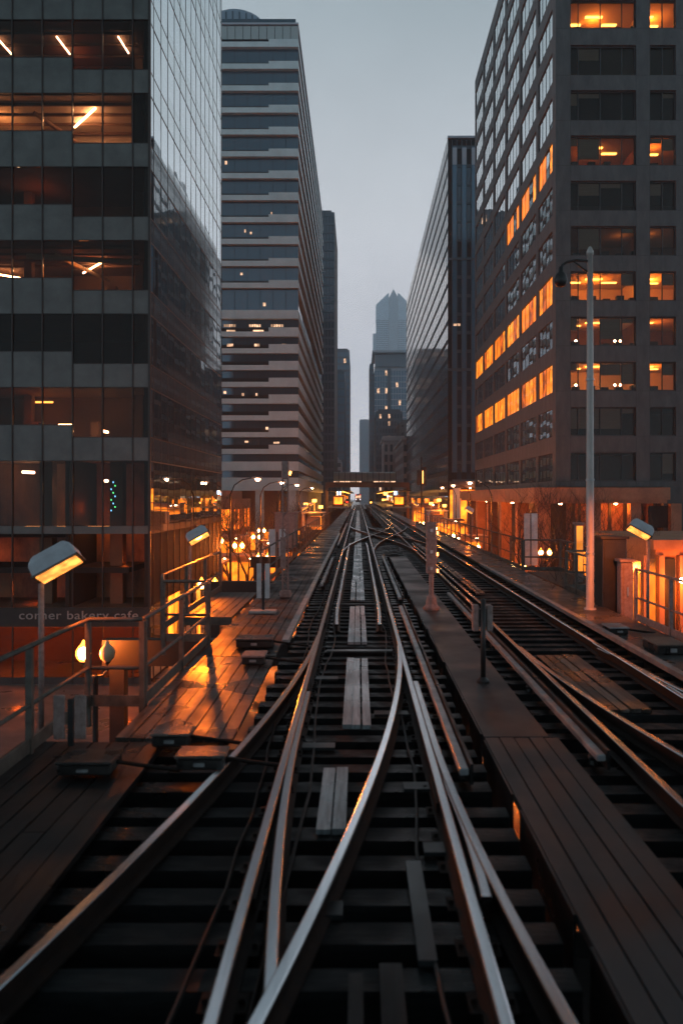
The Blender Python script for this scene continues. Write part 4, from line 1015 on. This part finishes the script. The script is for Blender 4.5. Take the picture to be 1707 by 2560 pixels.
# right side, second: dark teal glass slab
def slab_right():
    Y, X, E, Rr = 150.0, 16.85, 279.0, 44.0; k_ = 1829.3/Y; z = lambda y: CAMZ+(1140-y)/k_; zt = z(312)
    t = thing('dark_glass_tower', 'dark teal glass tower on the right with striped narrow end and mirror side', 'building', (X, Y, SZ))
    st = MB(); W = Panes(t, 98); gr = MB(); n = 18; fl = (zt-z(1080))/n
    w_ = 11.0/k_
    b = MB(); fbox(b, 'S', Y, X+.9+w_*.2, X+.9+w_*1.6, z(748), z(743), .05, .118); b.build('lit_window', M['lit_peach'], t)
    for q in range(26):
        u0 = X+.9+q*w_
        if u0+w_ > Rr: break
        if q % 2 == 0: fbox(st, 'S', Y, u0, u0+w_*.95, z(1085), zt-2, .12, .5)
        else:
            for i in range(n):
                W.add('S', Y, u0, u0+w_*.93, zt-2-fl*(i+1)+.3, zt-2-fl*i-.3, .42,  'glass_far' if i % 5 else 'void', .05)
    for q in range(27):
        u0 = X+.86+q*w_; fbox(gr, 'S', Y, u0-.05, u0+.05, z(1085), zt-.4, 0, .45)
    for i in range(n+1): fbox(gr, 'S', Y, X+.92, Rr, zt-2-fl*i-.3, zt-2-fl*i+.3, .3, .48)
    for (za, zc) in ((z(597), z(592)), (z(852), z(846))): fbox(gr, 'S', Y, X, Rr, za, zc, -.05, .02)
    st.build('panel_stripes', M['pane_blue'], t); gr.build('stone_ribs', M['wall_dk'], t)
    b = MB(); fbox(b, 'S', Y, X, Rr, zt-.4, zt, -.1, .5)
    for q in range(0, 26, 2): fbox(b, 'S', Y, X+.9+q*w_, X+.9+(q+1)*w_, zt-5.4, zt-2.2, .02, .1)
    b.build('crown_band', M['wall_pale'], t)
    sd = MB(); nf = 22; fh = (zt-SZ)/nf; nv = 40
    for i in range(nf):
        for q in range(nv):
            v0 = Y+.5+(E-Y-.5)*q/nv; v1 = Y+.5+(E-Y-.5)*(q+1)/nv
            W.add('W', X, v0+.05, v1-.05, SZ+fh*i+.9, SZ+fh*(i+1)-.02, .08, 'glass_rb2', .04)
        fbox(sd, 'W', X, Y+.5, E, SZ+fh*i+.0, SZ+fh*i+.86, .04, .12)
    for q in range(nv+1):
        v0 = Y+.5+(E-Y-.5)*q/nv; fbox(sd, 'W', X, max(Y+.5, v0-.04), v0+.04, SZ, zt, .0, .038)
    sd.build('side_spandrels', M['wall_dk'], t); W.flush()
    boxpart('core', M['void'], t, X+.13, Rr, Y+.5, E, SZ, zt)
    for q in range(12):
        y_ = Y+3+8*q; b = MB(); b.box(X-.25, X-.01, y_, y_+6.4, SZ+.4, SZ+5.5+2.0*(q % 3)); b.build('lobby_or_glow_pane', M['lit_street' if q % 4 else 'lit_amber'], t)  # glowing panes added so the mirror wall opposite reflects orange
    b = MB(); b.box(X-1.6, X-.0, Y+1, Y+100, 2.6, 3.3); b.build('side_canopy', M['conc_r'], t)
    boxpart('base_beam', M['conc_r'], t, X+.3, Rr, Y-1.2, Y-.15, z(1121), z(1106))
    for q in range(4):
        x = X+1.6+q*5; boxpart('base_column', M['conc_b2'], t, x-.7, x+.7, Y-1.1, Y-.2, SZ, z(1121)-.01)
    b = MB(); b.box(X+.4, Rr, Y-.14, Y-.08, SZ+.3, z(1125)); b.build('lobby_or_glow_pane', M['lit_street'], t)
    for q in range(3):
        x = X+4+q*5; b = MB(); b.lathe([(0,-.12),(.16,-.08),(.18,0)], (x, Y-1.8, z(1121)), 10); b.build('soffit_lamp', M['tube_hot'], t); point('soffit_light', (x, Y-2.2, z(1121)-1), 450, t, .2)
slab_right()
# left, behind the banded tower
tower('slim_residential_tower', 'slim dark gridded tower just behind the banded tower', 'building', -34, -8.86, 300, 345, 109.6, 'wall_dk', 'glass_far', fl=3.3, nu=20, sp=.25, pier=.22, lit=.012, cap=98)
b = thing('glass_pier_block', 'dark glass mid rise in front of the distant left tower', 'building', (-20, 420, SZ))
tower('dark_mid_rise', 'dark mid rise with a square lit window below the distant left tower', 'building', -36, -7.2, 420, 470, 68.5, 'wall_dk', 'pane_blue', fl=4.2, nu=18, sp=.3, pier=.15, side='E', nv=12, lit=.015, cap=80)
bpy.data.objects.remove(b)
tower('distant_dark_tower', 'distant slate tower with lit top windows seen beside the slim gridded tower', 'building', -36, -6.1, 560, 640, 105.5, 'wall_dk', 'pane_blue', fl=4.6, nu=14, sp=.35, pier=.3, lit=.04, cap=60, rnd=5)
t_ = tower('low_left_block', 'low pale sided block below the slim tower beside the bridge', 'building', -30, -8.2, 380, 415, 20, 'wall_pale', 'wall_dk', fl=3.6, nu=10, sp=.45, pier=.1, side='E', nv=8, lit=.1, cap=40)
# right, centre distance
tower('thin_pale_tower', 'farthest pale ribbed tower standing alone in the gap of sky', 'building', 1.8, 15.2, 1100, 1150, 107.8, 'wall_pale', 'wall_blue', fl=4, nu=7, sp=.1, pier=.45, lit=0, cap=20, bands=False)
def fog_tower():
    Y = 1500.0; k_ = 1829.3/Y; X = lambda x: (x-822)/k_; z = lambda y: CAMZ+(1140-y)/k_
    t = thing('misty_skyscraper', 'tallest skyscraper with notched gable top and haze put into its pale colours', 'building', (X(900), Y, SZ))
    wall = MB(); W = Panes(t, 90)
    # body as two gridded wings, a pale central bay, chevron shoulders
    for (a, c, top, zsh) in ((863, 892, 700, 735), (914, 942, 700, 735)):
        x0, x1 = X(a), X(c); zt = z(zsh)
        wall.box(x0+.5, x1-.5, Y+.7, Y+30, SZ, zt)
        n = 7
        for q in range(n+1):
            u = x0+(x1-x0)*q/n; fbox(wall, 'S', Y, max(x0, u-.5), min(x1, u+.5), SZ, zt, 0, .7)
        zz = z(1085); 
        while zz < zt:
            fbox(wall, 'S', Y, x0+.5, x1-.5, zz, zz+1.3, .1, .7)
            for q in range(n):
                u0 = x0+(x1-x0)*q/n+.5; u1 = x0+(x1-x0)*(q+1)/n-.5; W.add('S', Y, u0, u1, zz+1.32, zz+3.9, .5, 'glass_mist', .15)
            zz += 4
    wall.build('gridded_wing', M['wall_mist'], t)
    b = MB(); x0, x1 = X(892.5), X(913.5); b.box(x0, x1, Y-1.2, Y+28, SZ, z(684))
    b.add([(x0,Y-1.2,z(684)),(x1,Y-1.2,z(684)),((x0+x1)/2,Y-1.2,z(664)),(x0,Y+28,z(684)),(x1,Y+28,z(684)),((x0+x1)/2,Y+28,z(664))], [(0,1,2),(5,4,3),(0,2,5,3),(1,4,5,2)])
    pass
    b.build('central_bay', M['wall_pale'], t)
    b = MB()
    for s, a, c in ((1, 863, 892.4), (-1, 942, 913.6)):
        xa, xc = X(a), X(c)
        vs = [(xa,Y,z(735)),(xc,Y,z(735)),(xc,Y,z(672)),(xa,Y,z(700)),(xa,Y+28,z(735)),(xc,Y+28,z(735)),(xc,Y+28,z(672)),(xa,Y+28,z(700))]
        b.add(vs, [(0,1,2,3),(7,6,5,4),(0,3,7,4),(1,5,6,2),(3,2,6,7)])
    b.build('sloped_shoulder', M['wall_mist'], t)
    rb = MB()
    for q in range(1, 5): u = x0+(x1-x0)*q/5; rb.box(u-.2, u+.2, Y-1.5, Y-1.2, SZ, z(690))
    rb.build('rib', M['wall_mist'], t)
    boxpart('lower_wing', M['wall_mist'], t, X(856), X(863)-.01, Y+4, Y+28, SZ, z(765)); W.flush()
fog_tower()
def mid_towers():
    tower('ribbed_corner_tower', 'narrow shadowed tower edge at the left of the blue glass tower', 'building', 8.7, 12, 610, 640, 104, 'wall_dk', 'pane_blue', nu=3, lit=0, cap=10, sp=.3)
    t = tower('blue_glass_tower', 'blue gridded glass tower with projecting roof slab below the misty skyscraper', 'building', 12.1, 44, 595, 640, 98, 'wall_pale', 'pane_blue', fl=4.4, nu=16, sp=.14, pier=.16, lit=.03, cap=98, rnd=9)
    boxpart('roof_slab', M['wall_pale'], t, 10.5, 44, 588, 640, 108.8, 110.3); boxpart('top_storey', M['glass_far'], t, 12.6, 44, 594, 640, 99.3, 108.7)
    boxpart('shade_strip', M['wall_dk'], t, 21.8, 24.6, 594.6, 594.95, 20, 98)  # dark strip proud of the face, painted as the shade of a recess
    tower('dark_stepped_building', 'dark building with bright roof lamps in front of the blue glass tower', 'building', 9.6, 24, 430, 470, 48.5, 'wall_dk', 'glass_far', nu=9, sp=.4, pier=.35, lit=.14, cap=60, rnd=4)
    tower('grey_flat_building', 'plain grey block right of the dark stepped building', 'building', 20.8, 30, 400, 428, 40, 'conc_r', 'void', nu=3, sp=.7, pier=.6, lit=0, cap=20)
    t = tower('limestone_building', 'old pale limestone building with a heavy cornice and pilasters above the bridge', 'building', 11.2, 20.5, 352, 380, 27, 'stone', 'wall_dk', fl=4.5, nu=4, sp=.3, pier=.5, side='W', nv=5, lit=.03, cap=40, depth=.8)
    boxpart('cornice', M['stone'], t, 10.5, 20.5, 351, 380, 27.01, 28.4); boxpart('cornice', M['stone'], t, 10.9, 20.5, 351.4, 380, 28.4, 29.2)
    t = tower('limestone_building', 'low stone building with banded windows between the limestone building and glass tower', 'building', 16.0, 30, 284, 345, 22.5, 'stone', 'wall_dk', fl=4.0, nu=5, sp=.4, pier=.2, side='W', nv=10, lit=.02, cap=40, depth=.7, z0=SZ)
    boxpart('cornice', M['stone'], t, 15.4, 30, 283.4, 345, 22.51, 23.5)
mid_towers()
# left street corner block behind the trees and a low brown corner building on the right
tower('brick_corner_block', 'low brown brick corner block with glowing shop windows behind the left trees', 'building', -46, -17.5, 112, 130, 2.2, 'brick', 'lit_street', fl=4.6, nu=9, sp=.35, pier=.25, side='E', nv=5, lit=0, cap=60)
def corner_right():
    t = thing('low_corner_building', 'low brown building with orange lit pilasters and shop window at the right edge', 'building', (12.5, 33, SZ))
    X, Y = 12.2, 33.0; k_ = 1829.3/Y; z = lambda y: CAMZ+(1140-y)/k_
    boxpart('wall', M['brick'], t, X+.3, 27, Y+.4, 41.5, SZ, z(1248))
    b = MB(); b.box(X, 27, Y-.1, 41.6, z(1262), z(1240)); b.box(X+.15, 27, Y+.1, 41.5, z(1275), z(1262)-.003); b.build('cornice', M['amber_stone'], t)
    for (a, c) in ((1444, 1456), (1480, 1492), (1527, 1545)):
        boxpart('pilaster', M['amber_stone'], t, (a-822)/k_+.6, (c-822)/k_+.6, Y+.0, Y+.38, SZ, z(1276))
    for (a, c, m_) in ((1458, 1478, 'lit_street'), (1494, 1524, 'void')):
        b = MB(); fbox(b, 'S', Y, (a-822)/k_+.62, (c-822)/k_+.58, SZ+1, z(1285), .3, .38); b.build('shop_window', M[m_], t)
    for yy in (34.5, 37.5):
        b = MB(); fbox(b, 'W', X+.3, yy, yy+2, SZ+1, z(1300), -.05, -.0); b.build('shop_window', M['lit_street'], t)
    b = MB(); b.lathe([(0,-.12),(.12,-.06),(.14,.02),(.05,.1)], (13.2, Y-.5, z(1330)), 10); b.build('wall_lamp', M['tube_hot'], t); point('wall_light', (13.2, Y-.8, z(1335)), 500, t, .15)
corner_right()

# ---- kiosks added at street level to strengthen the orange glow
def kiosk(x, y, w_, h, s, lab):
    t = thing('glow_kiosk', lab, 'kiosk', (x, y, SZ), 'added kiosks that light the street level')
    boxpart('body', M['brick'], t, x-w_/2, x+w_/2, y+.12, y+3, SZ+.15, SZ+h)
    boxpart('roof', M['rust_light'], t, x-w_/2-.5, x+w_/2+.5, y-1.1, y+3.2, SZ+h+.003, SZ+h+.25)
    n = max(2, int(w_/1.6))
    for k in range(n):
        a = x-w_/2+.2+(w_-.4)*k/n; boxpart('window', M['lit_street' if k % 3 != 1 else 'lit_amber'], t, a+.1, a+(w_-.4)/n-.1, y+.02, y+.11, SZ+1.0, SZ+h-.5)
    for k in range(2):
        a = x+(k-.5)*w_*.6; b = MB(); b.lathe([(0,-.1),(.12,-.06),(.14,0)], (a, y-.6, SZ+h-.02), 10); b.build('soffit_lamp', M['tube_hot'], t)
    l = bpy.data.lights.new('soffit_light', 'SPOT'); l.energy = 2600; l.color = AMB; l.spot_size = R(160); l.spot_blend = .4; l.shadow_soft_size = .2
    o = bpy.data.objects.new('soffit_light', l); C.objects.link(o); o.parent = t; o.location = (0, -.9, h-.3)
kiosk(-13.8, 68, 3.6, 4.2, 1, 'added lit kiosk nearest the glass building on the left plaza')
kiosk(-12.6, 84, 4.5, 3.6, 1, 'added low lit kiosk between the left trees')
kiosk(-9.6, 94, 3.0, 4.6, 1, 'added lit kiosk close to the far left railing')
kiosk(-16.5, 97, 6.0, 5.0, 1, 'added wide lit pavilion under the left trees')
kiosk(-9.4, 118, 3.2, 6.5, 1, 'added tall lit pavilion beside the left approach to the station')
kiosk(11.2, 60, 2.8, 4.4, 1, 'added lit kiosk on the right pavement before the brown block')
kiosk(12.3, 90, 3.4, 5.4, 1, 'added lit pavilion on the right pavement beside the brown block')
kiosk(12.6, 112, 3.4, 6.6, 1, 'added tall lit pavilion on the right approach to the station')
kiosk(11.6, 138, 4.5, 8.6, 1, 'added tallest lit pavilion on the right before the dark glass tower')
# ---- cars on the streets either side of the viaduct
def car(x, y, col, lab, face=1):
    t = thing('parked_car', lab, 'car', (x, y, SZ), 'cars on the streets below the tracks')
    f = -face
    side = [(-2.2,.35),(-2.25,.75),(-1.9,.95),(-1.1,1.0),(-.55,1.45),(.8,1.5),(1.5,1.05),(2.15,.98),(2.25,.6),(2.2,.35)]
    vs = [(x-.85, y+f*a, SZ+c) for a, c in side]+[(x+.85, y+f*a, SZ+c) for a, c in side]; n = len(side)
    b = MB(); b.add(vs, [tuple(range(n)), tuple(range(2*n-1, n-1, -1))]+[(k, (k+1) % n, n+(k+1) % n, n+k) for k in range(n)]); b.build('body', M[col], t, bevel=.05)
    for a in (-1.4, 1.4):
        for s_ in (-1, 1): b = MB(); b.tube([(x+s_*.70, y+a, SZ+.33), (x+s_*.9, y+a, SZ+.33)], .33, 14); b.build('wheel', M['black'], t)
    b = MB(); b.add([(x-.7, y+f*-1.09, SZ+1.04), (x+.7, y+f*-1.09, SZ+1.04), (x+.62, y+f*-.6, SZ+1.43), (x-.62, y+f*-.6, SZ+1.43)], [(0,1,2,3)]); 
    o_ = b.build('windscreen', M['glass_far'], t); o_.location.y += -.02*face; o_.location.z += .02
    for s_ in (-1, 1):
        b = MB(); b.tube([(x+s_*.6, y+f*2.2, SZ+.68), (x+s_*.6, y+f*2.29, SZ+.68)], .10, 10); b.build('tail_light', M['led_red'], t)
        b = MB(); b.tube([(x+s_*.6, y-f*2.2, SZ+.68), (x+s_*.6, y-f*2.29, SZ+.68)], .11, 10); b.build('headlight', M['bulb'], t)
for a in ((-8.3, 44, 'box', 'dark car with headlights on, nearest on the left street', -1), (-8.2, 80, 'grey_metal', 'silver car with headlights on, farther up the left street', -1), (7.9, 52, 'black', 'black car with headlights on beside the right railing', -1),
          (8.0, 88, 'pole', 'pale car with headlights on, farther up the right street', -1), (11.8, 72, 'grey_metal', 'silver car waiting by the brown block podium', -1)): car(*a[:4], face=a[4])
# ---- bare trees
def tree(name, label, x, y, H, spread, seed, twig=5, group='bare winter trees by the street', r0=.16):
    rn = random.Random(seed); t = thing(name, label, 'tree', (x, y, SZ), group); tr = MB(); cr = MB()
    def grow(p, d, L, r, lev):
        pts = [p]; q = p.copy(); dd = d.copy()
        for i in range(3):
            dd = (dd + Vector((rn.uniform(-.18,.18), rn.uniform(-.18,.18), rn.uniform(-.05,.14)))).normalized(); q = q + dd*L/3; pts.append(q.copy())
        (tr if lev < 2 else cr).tube(pts, [r, r*.88, r*.76, r*.62], 6 if lev < 2 else 3, cap=False)
        if lev >= twig: return
        for i in range(rn.choice((2, 3, 3)) if lev else 4):
            a = rn.uniform(0, 2*math.pi); k = rn.uniform(.35, .85)*spread
            nd = (dd + Vector((math.cos(a)*k, math.sin(a)*k, rn.uniform(-.1, .35)))).normalized()
            grow(pts[rn.choice((2, 3, 3))], nd, L*rn.uniform(.6, .82), r*.58, lev+1)
    grow(Vector((x, y, SZ)), Vector((0,0,1)), H*.36, r0, 0)
    tr.build('trunk', M['bark'], t, smooth=True); cr.build('crown', M['bark'], t)
for i, (x, y, H, lab) in enumerate(((-9.8, 71, 8.6, 'bare tree nearest the glass building, lit from behind'), (-12.5, 78, 9.0, 'broad bare tree in the middle of the left plaza'), (-9.6, 84, 8.6, 'bare tree just left of the signal mast'),
                                    (-14, 90, 9.2, 'bare tree before the garage columns of the banded tower'), (-10.5, 99, 9.2, 'bare tree behind the twin globe lamps on the left'), (-16, 104, 9.5, 'farthest bare tree on the left plaza'),
                                    (-8.9, 113, 9.0, 'bare tree close to the far left railing'))):
    tree('bare_tree', lab, x, y, H, 1.0, 11+i, 6)
for i, (x, y, H, lab) in enumerate(((7.9, 25, 7.2, 'bare shrubby tree poking over the right railing by the grey board'), (8.4, 31, 8.0, 'bare tree left of the pale lamp pole'), (9.9, 38, 9.4, 'bare tree behind the right railing in front of the brown block'), (10.5, 52, 10.2, 'farther bare tree on the right kerb'), (13.8, 62, 10.5, 'wide bare tree right before the podium of the brown block'), (18.5, 63, 10.0, 'rightmost bare tree before the podium of the brown block'), (11.8, 44, 9.6, 'bare tree between the lit kiosk and the pale lamp pole'))):
    tree('bare_tree', lab, x, y, H, .95, 31+i, 6, r0=.12)
tree('bare_tree', 'bare twiggy tree at the right edge before the low brown building', 9.6, 22.5, 7.6, 1.0, 77, 5, r0=.1)

# ---- station: overhead bridge, platforms, canopies, train
def bridge():
    t = thing('station_footbridge', 'overhead station bridge with a frosted tube roof spanning the tracks', 'footbridge', (2, 200, SZ)); Y = 200; k_ = 1829.3/Y; X = lambda x: (x-822)/k_; z = lambda y: CAMZ+(1140-y)/k_
    b = MB(); b.box(X(747), X(940), Y, Y+4, z(1119), z(1108)); b.build('deck_beam', M['rust_light'], t)
    for x in (750, 937): boxpart('leg', M['rust_light'], t, X(x-3), X(x+3), Y+.3, Y+1.1, SZ, z(1119)-.01)
    n = 11; r = 10.2/k_; vs = []; fs = []
    x0, x1 = X(765), X(909)
    for i in range(2):
        for k in range(13):
            a = math.pi*k/12; vs.append(((x0, x1)[i], Y+1.9-1.7*math.cos(a), z(1105)+r*2*math.sin(a)*1.05))
    for k in range(12): fs.append((k, k+1, k+14, k+13))
    b = MB(); b.add(vs, fs); b.add(vs, [tuple(range(13)), tuple(range(25, 12, -1))]); b.build('tube_roof', M['roof_glass'], t, smooth=True)
    b = MB()
    for q in range(n+1):
        x = x0+(x1-x0)*q/n; b.tube([(x, Y+1.9-1.75*math.cos(math.pi*k/10), z(1105)+r*2.12*math.sin(math.pi*k/10)) for k in range(11)], .06, 5)
        b.box(x-.07, x+.07, Y+.15, Y+.3, z(1108), z(1105))
    b.build('ribs', M['girder'], t)
    W = Panes(t, 20)
    for q in range(n):
        if q in (5, 6): continue
        W.add('S', Y+.3, x0+(x1-x0)*q/n+.12, x0+(x1-x0)*(q+1)/n-.12, z(1107.5)+.02, z(1105.3)+.5, .1, 'lit_peach', .05)
    W.flush()
    boxpart('rear_wall', M['conc_dark'], t, x0, x1, Y+3.2, Y+3.4, z(1108), z(1105))
bridge()
def platform(x0, x1, y0, y1, lab, s):
    t = thing('station_platform', lab, 'railway platform', ((x0+x1)/2, y0, -.3), 'platforms of the elevated station')
    boxpart('deck', M['conc_b2'], t, x0, x1, y0, y1, .1, .35); boxpart('canopy_roof', M['conc_dark'], t, x0-.2, x1+.2, y0+8, y1, 3.7, 3.9)
    y = y0+9
    while y < y1-4:
        boxpart('canopy_post', M['rail_paint'], t, (x0+x1)/2-.1, (x0+x1)/2+.1, y-.1, y+.1, .35, 3.69)
        b = MB(); b.box((x0+x1)/2+s*.8-.12, (x0+x1)/2+s*.8+.12, y+1, y+5, 3.6, 3.68); b.build('strip_light', M['lit_hot'], t)
        y += 8
    for q in range(4): point('platform_light', ((x0+x1)/2, y0+14+q*16, 3.3), 700, t, .3, (1, .36, .06))
    for q in range(5):
        y = y0+6+q*13; b = MB(); b.box((x0+x1)/2-1, (x0+x1)/2+1, y, y+.12, 1.1+.4*(q % 2), 2.4); b.build('sign_panel', M['lit_peach' if q % 2 else 'brick'], t)
    for q in range(9):
        y = y0+4+q*9.5; xx = (x0+x1)/2+((q*7) % 5-2)*.45; zz = 1.2+((q*3) % 4)*.55
        b = MB(); b.box(xx-.35-.2*(q % 3), xx+.35, y, y+.1, zz, zz+.55+.3*(q % 2)); b.build('lit_sign', M[('lit_hot', 'lit_blue', 'lit_amber', 'lit_hot', 'lit_street')[q % 5]], t)
    for q in range(7):
        y = y0+1+q*6; b = MB(); b.box(x0+.1, x0+.2, y, y+.08, .36, 1.4); b.box(x1-.2, x1-.1, y, y+.08, .36, 1.4); b.build('fence_post', M['pole'], t)
    b = MB(); b.box((x0+x1)/2-1.2, (x0+x1)/2+1.2, y0+2, y0+5, .36, 2.7); b.build('shelter', M['brick'], t)
    b = MB(); b.box((x0+x1)/2-.9, (x0+x1)/2+.9, y0+1.9, y0+1.98, .9, 2.4); b.build('shelter_window', M['lit_street'], t)
platform(-6.6, -1.9, 168, 330, 'left station platform with glowing canopy lights beneath the bridge', 1)
platform(5.6, 11.5, 165, 330, 'right station platform with glowing canopy lights beneath the bridge', -1)
def train(x, y, lab):
    t = thing('commuter_train', lab, 'train', (x, y, 0))
    b = MB(); pr = [(-1.4,.5),(1.4,.5),(1.42,2.6),(1.25,3.3),(.7,3.6),(-.7,3.6),(-1.25,3.3),(-1.42,2.6)]
    vs = [(x+a, y, c) for a, c in pr] + [(x+a, y+60, c) for a, c in pr]; n = len(pr)
    b.add(vs, [tuple(range(n)), tuple(range(2*n-1, n-1, -1))] + [(k, k+n, (k+1) % n+n, (k+1) % n) for k in range(n)]); b.build('body', M['grey_metal'], t)
    for a, c in ((-1.15,-.45),(-.35,.35),(.45,1.15)): boxpart('cab_window', M['lit_peach'], t, x+a, x+c, y-.05, y-.005, 1.7, 2.9)
    for a in (-.95, .95):
        b = MB(); b.tube([(x+a, y-.01, 1.2), (x+a, y-.12, 1.2)], .16, 10); b.build('headlight', M['lit_white'], t)
        b = MB(); b.tube([(x+a, y-.01, 3.2), (x+a, y-.1, 3.2)], .12, 8); b.build('marker_light', M['led_red'], t)
    boxpart('bogie', M['black'], t, x-1.1, x+1.1, y+1, y+5, .01, .49)
train(0, 348, 'distant silver train with white headlights at the end of the central track')
# small dark signal cluster above the station approach and small platform signals
t = thing('signal_cabin_mast', 'dark signal cluster on a mast beside the right track before the station', 'signal mast', (8.1, 102, -.1))
b = MB(); b.tube([(8.1,102,-.3),(8.1,102,7.6)], .09, 8); b.build('post', M['black'], t)
for (a, c, z0_, z1_) in ((7.5, 8.0, 4.0, 5.9), (8.2, 8.7, 3.9, 6.3)): boxpart('signal_head', M['black'], t, a, c, 101.8, 102.1, z0_, z1_)
boxpart('side_lamp', M['ceil_dim'], t, 8.22, 8.3, 101.7, 101.79, 4.2, 5.8)
def dwarf(x, y, h, m, lab):
    t = thing('track_signal', lab, 'signal', (x, y, -.1), 'small lit signals near the station')
    b = MB(); b.tube([(x,y,-.2),(x,y,h)], .06, 6); b.build('post', M['rust_light'], t)
    b = MB(); b.box(x-.2, x+.2, y-.1, y+.15, h, h+.8); b.build('head', M['black'], t)
    b = MB(); b.tube([(x,y-.11,h+.25),(x,y-.18,h+.25)], .13, 10); b.build('lens', M[m], t)
def hut(x, y, lab):
    t = thing('signal_hut', lab, 'hut', (x, y, -.3), 'open sided signal huts beside the tracks')
    for a in (-1, 1):
        for c in (0, 1.6): boxpart('post', M['pole'], t, x+a*.8-.05, x+a*.8+.05, y+c, y+c+.1, -.3, 1.2)
    boxpart('roof', M['pole'], t, x-.95, x+.95, y-.1, y+1.8, 1.2, 1.3); boxpart('shelf', M['pole'], t, x-.85, x+.85, y+.11, y+1.5, .1, .2)
    boxpart('case', M['rust_light'], t, x-.6, x+.5, y+.4, y+1.3, .2, .9); boxpart('lit_panel', M['lit_street'], t, x-.3, x+.6, y+1.62, y+1.68, -.2, .9)
    for a, z0_ in ((-.6, 1.9), (.1, 2.2), (.6, 1.7)):
        b = MB(); b.obox((x+a, y, z0_), .34, .12, .24); b.build('floodlight', M['lit_hot'], t); b = MB(); b.tube([(x+a, y+.1, 1.3), (x+a, y+.1, z0_)], .03, 6); b.build('bracket', M['rust_light'], t)
    point('hut_light', (x, y-.3, 1.6), 160, t, .2, (1, .3, .03))
hut(-3.6, 64, 'open signal hut with bright yellow floodlights left of the tracks')
hut(7.2, 72, 'open signal hut with yellow floodlights right of the tracks')
dwarf(1.9, 118, 1.4, 'lit_hot', 'left one of the two small lit signals between the tracks near the station')
dwarf(5.2, 150, 1.7, 'lit_hot', 'small lit signal right of the right hand track near the station')
dwarf(-1.95, 140, 1.3, 'led_red', 'small red signal left of the central track near the station')

# ---- haze
mh = bpy.data.materials.new('haze'); mh.use_nodes = True; n = mh.node_tree; n.nodes.clear()
o = n.nodes.new('ShaderNodeOutputMaterial'); pv = n.nodes.new('ShaderNodeVolumePrincipled')
pv.inputs['Color'].default_value = (.75, .88, .97, 1); pv.inputs['Density'].default_value = .00045; pv.inputs['Anisotropy'].default_value = .3
n.links.new(pv.outputs[0], o.inputs['Volume'])
b = MB(); b.box(-950, 950, -120, 2600, SZ-1.6, 412); hz = b.build('haze', mh); tag(hz, kind='stuff')
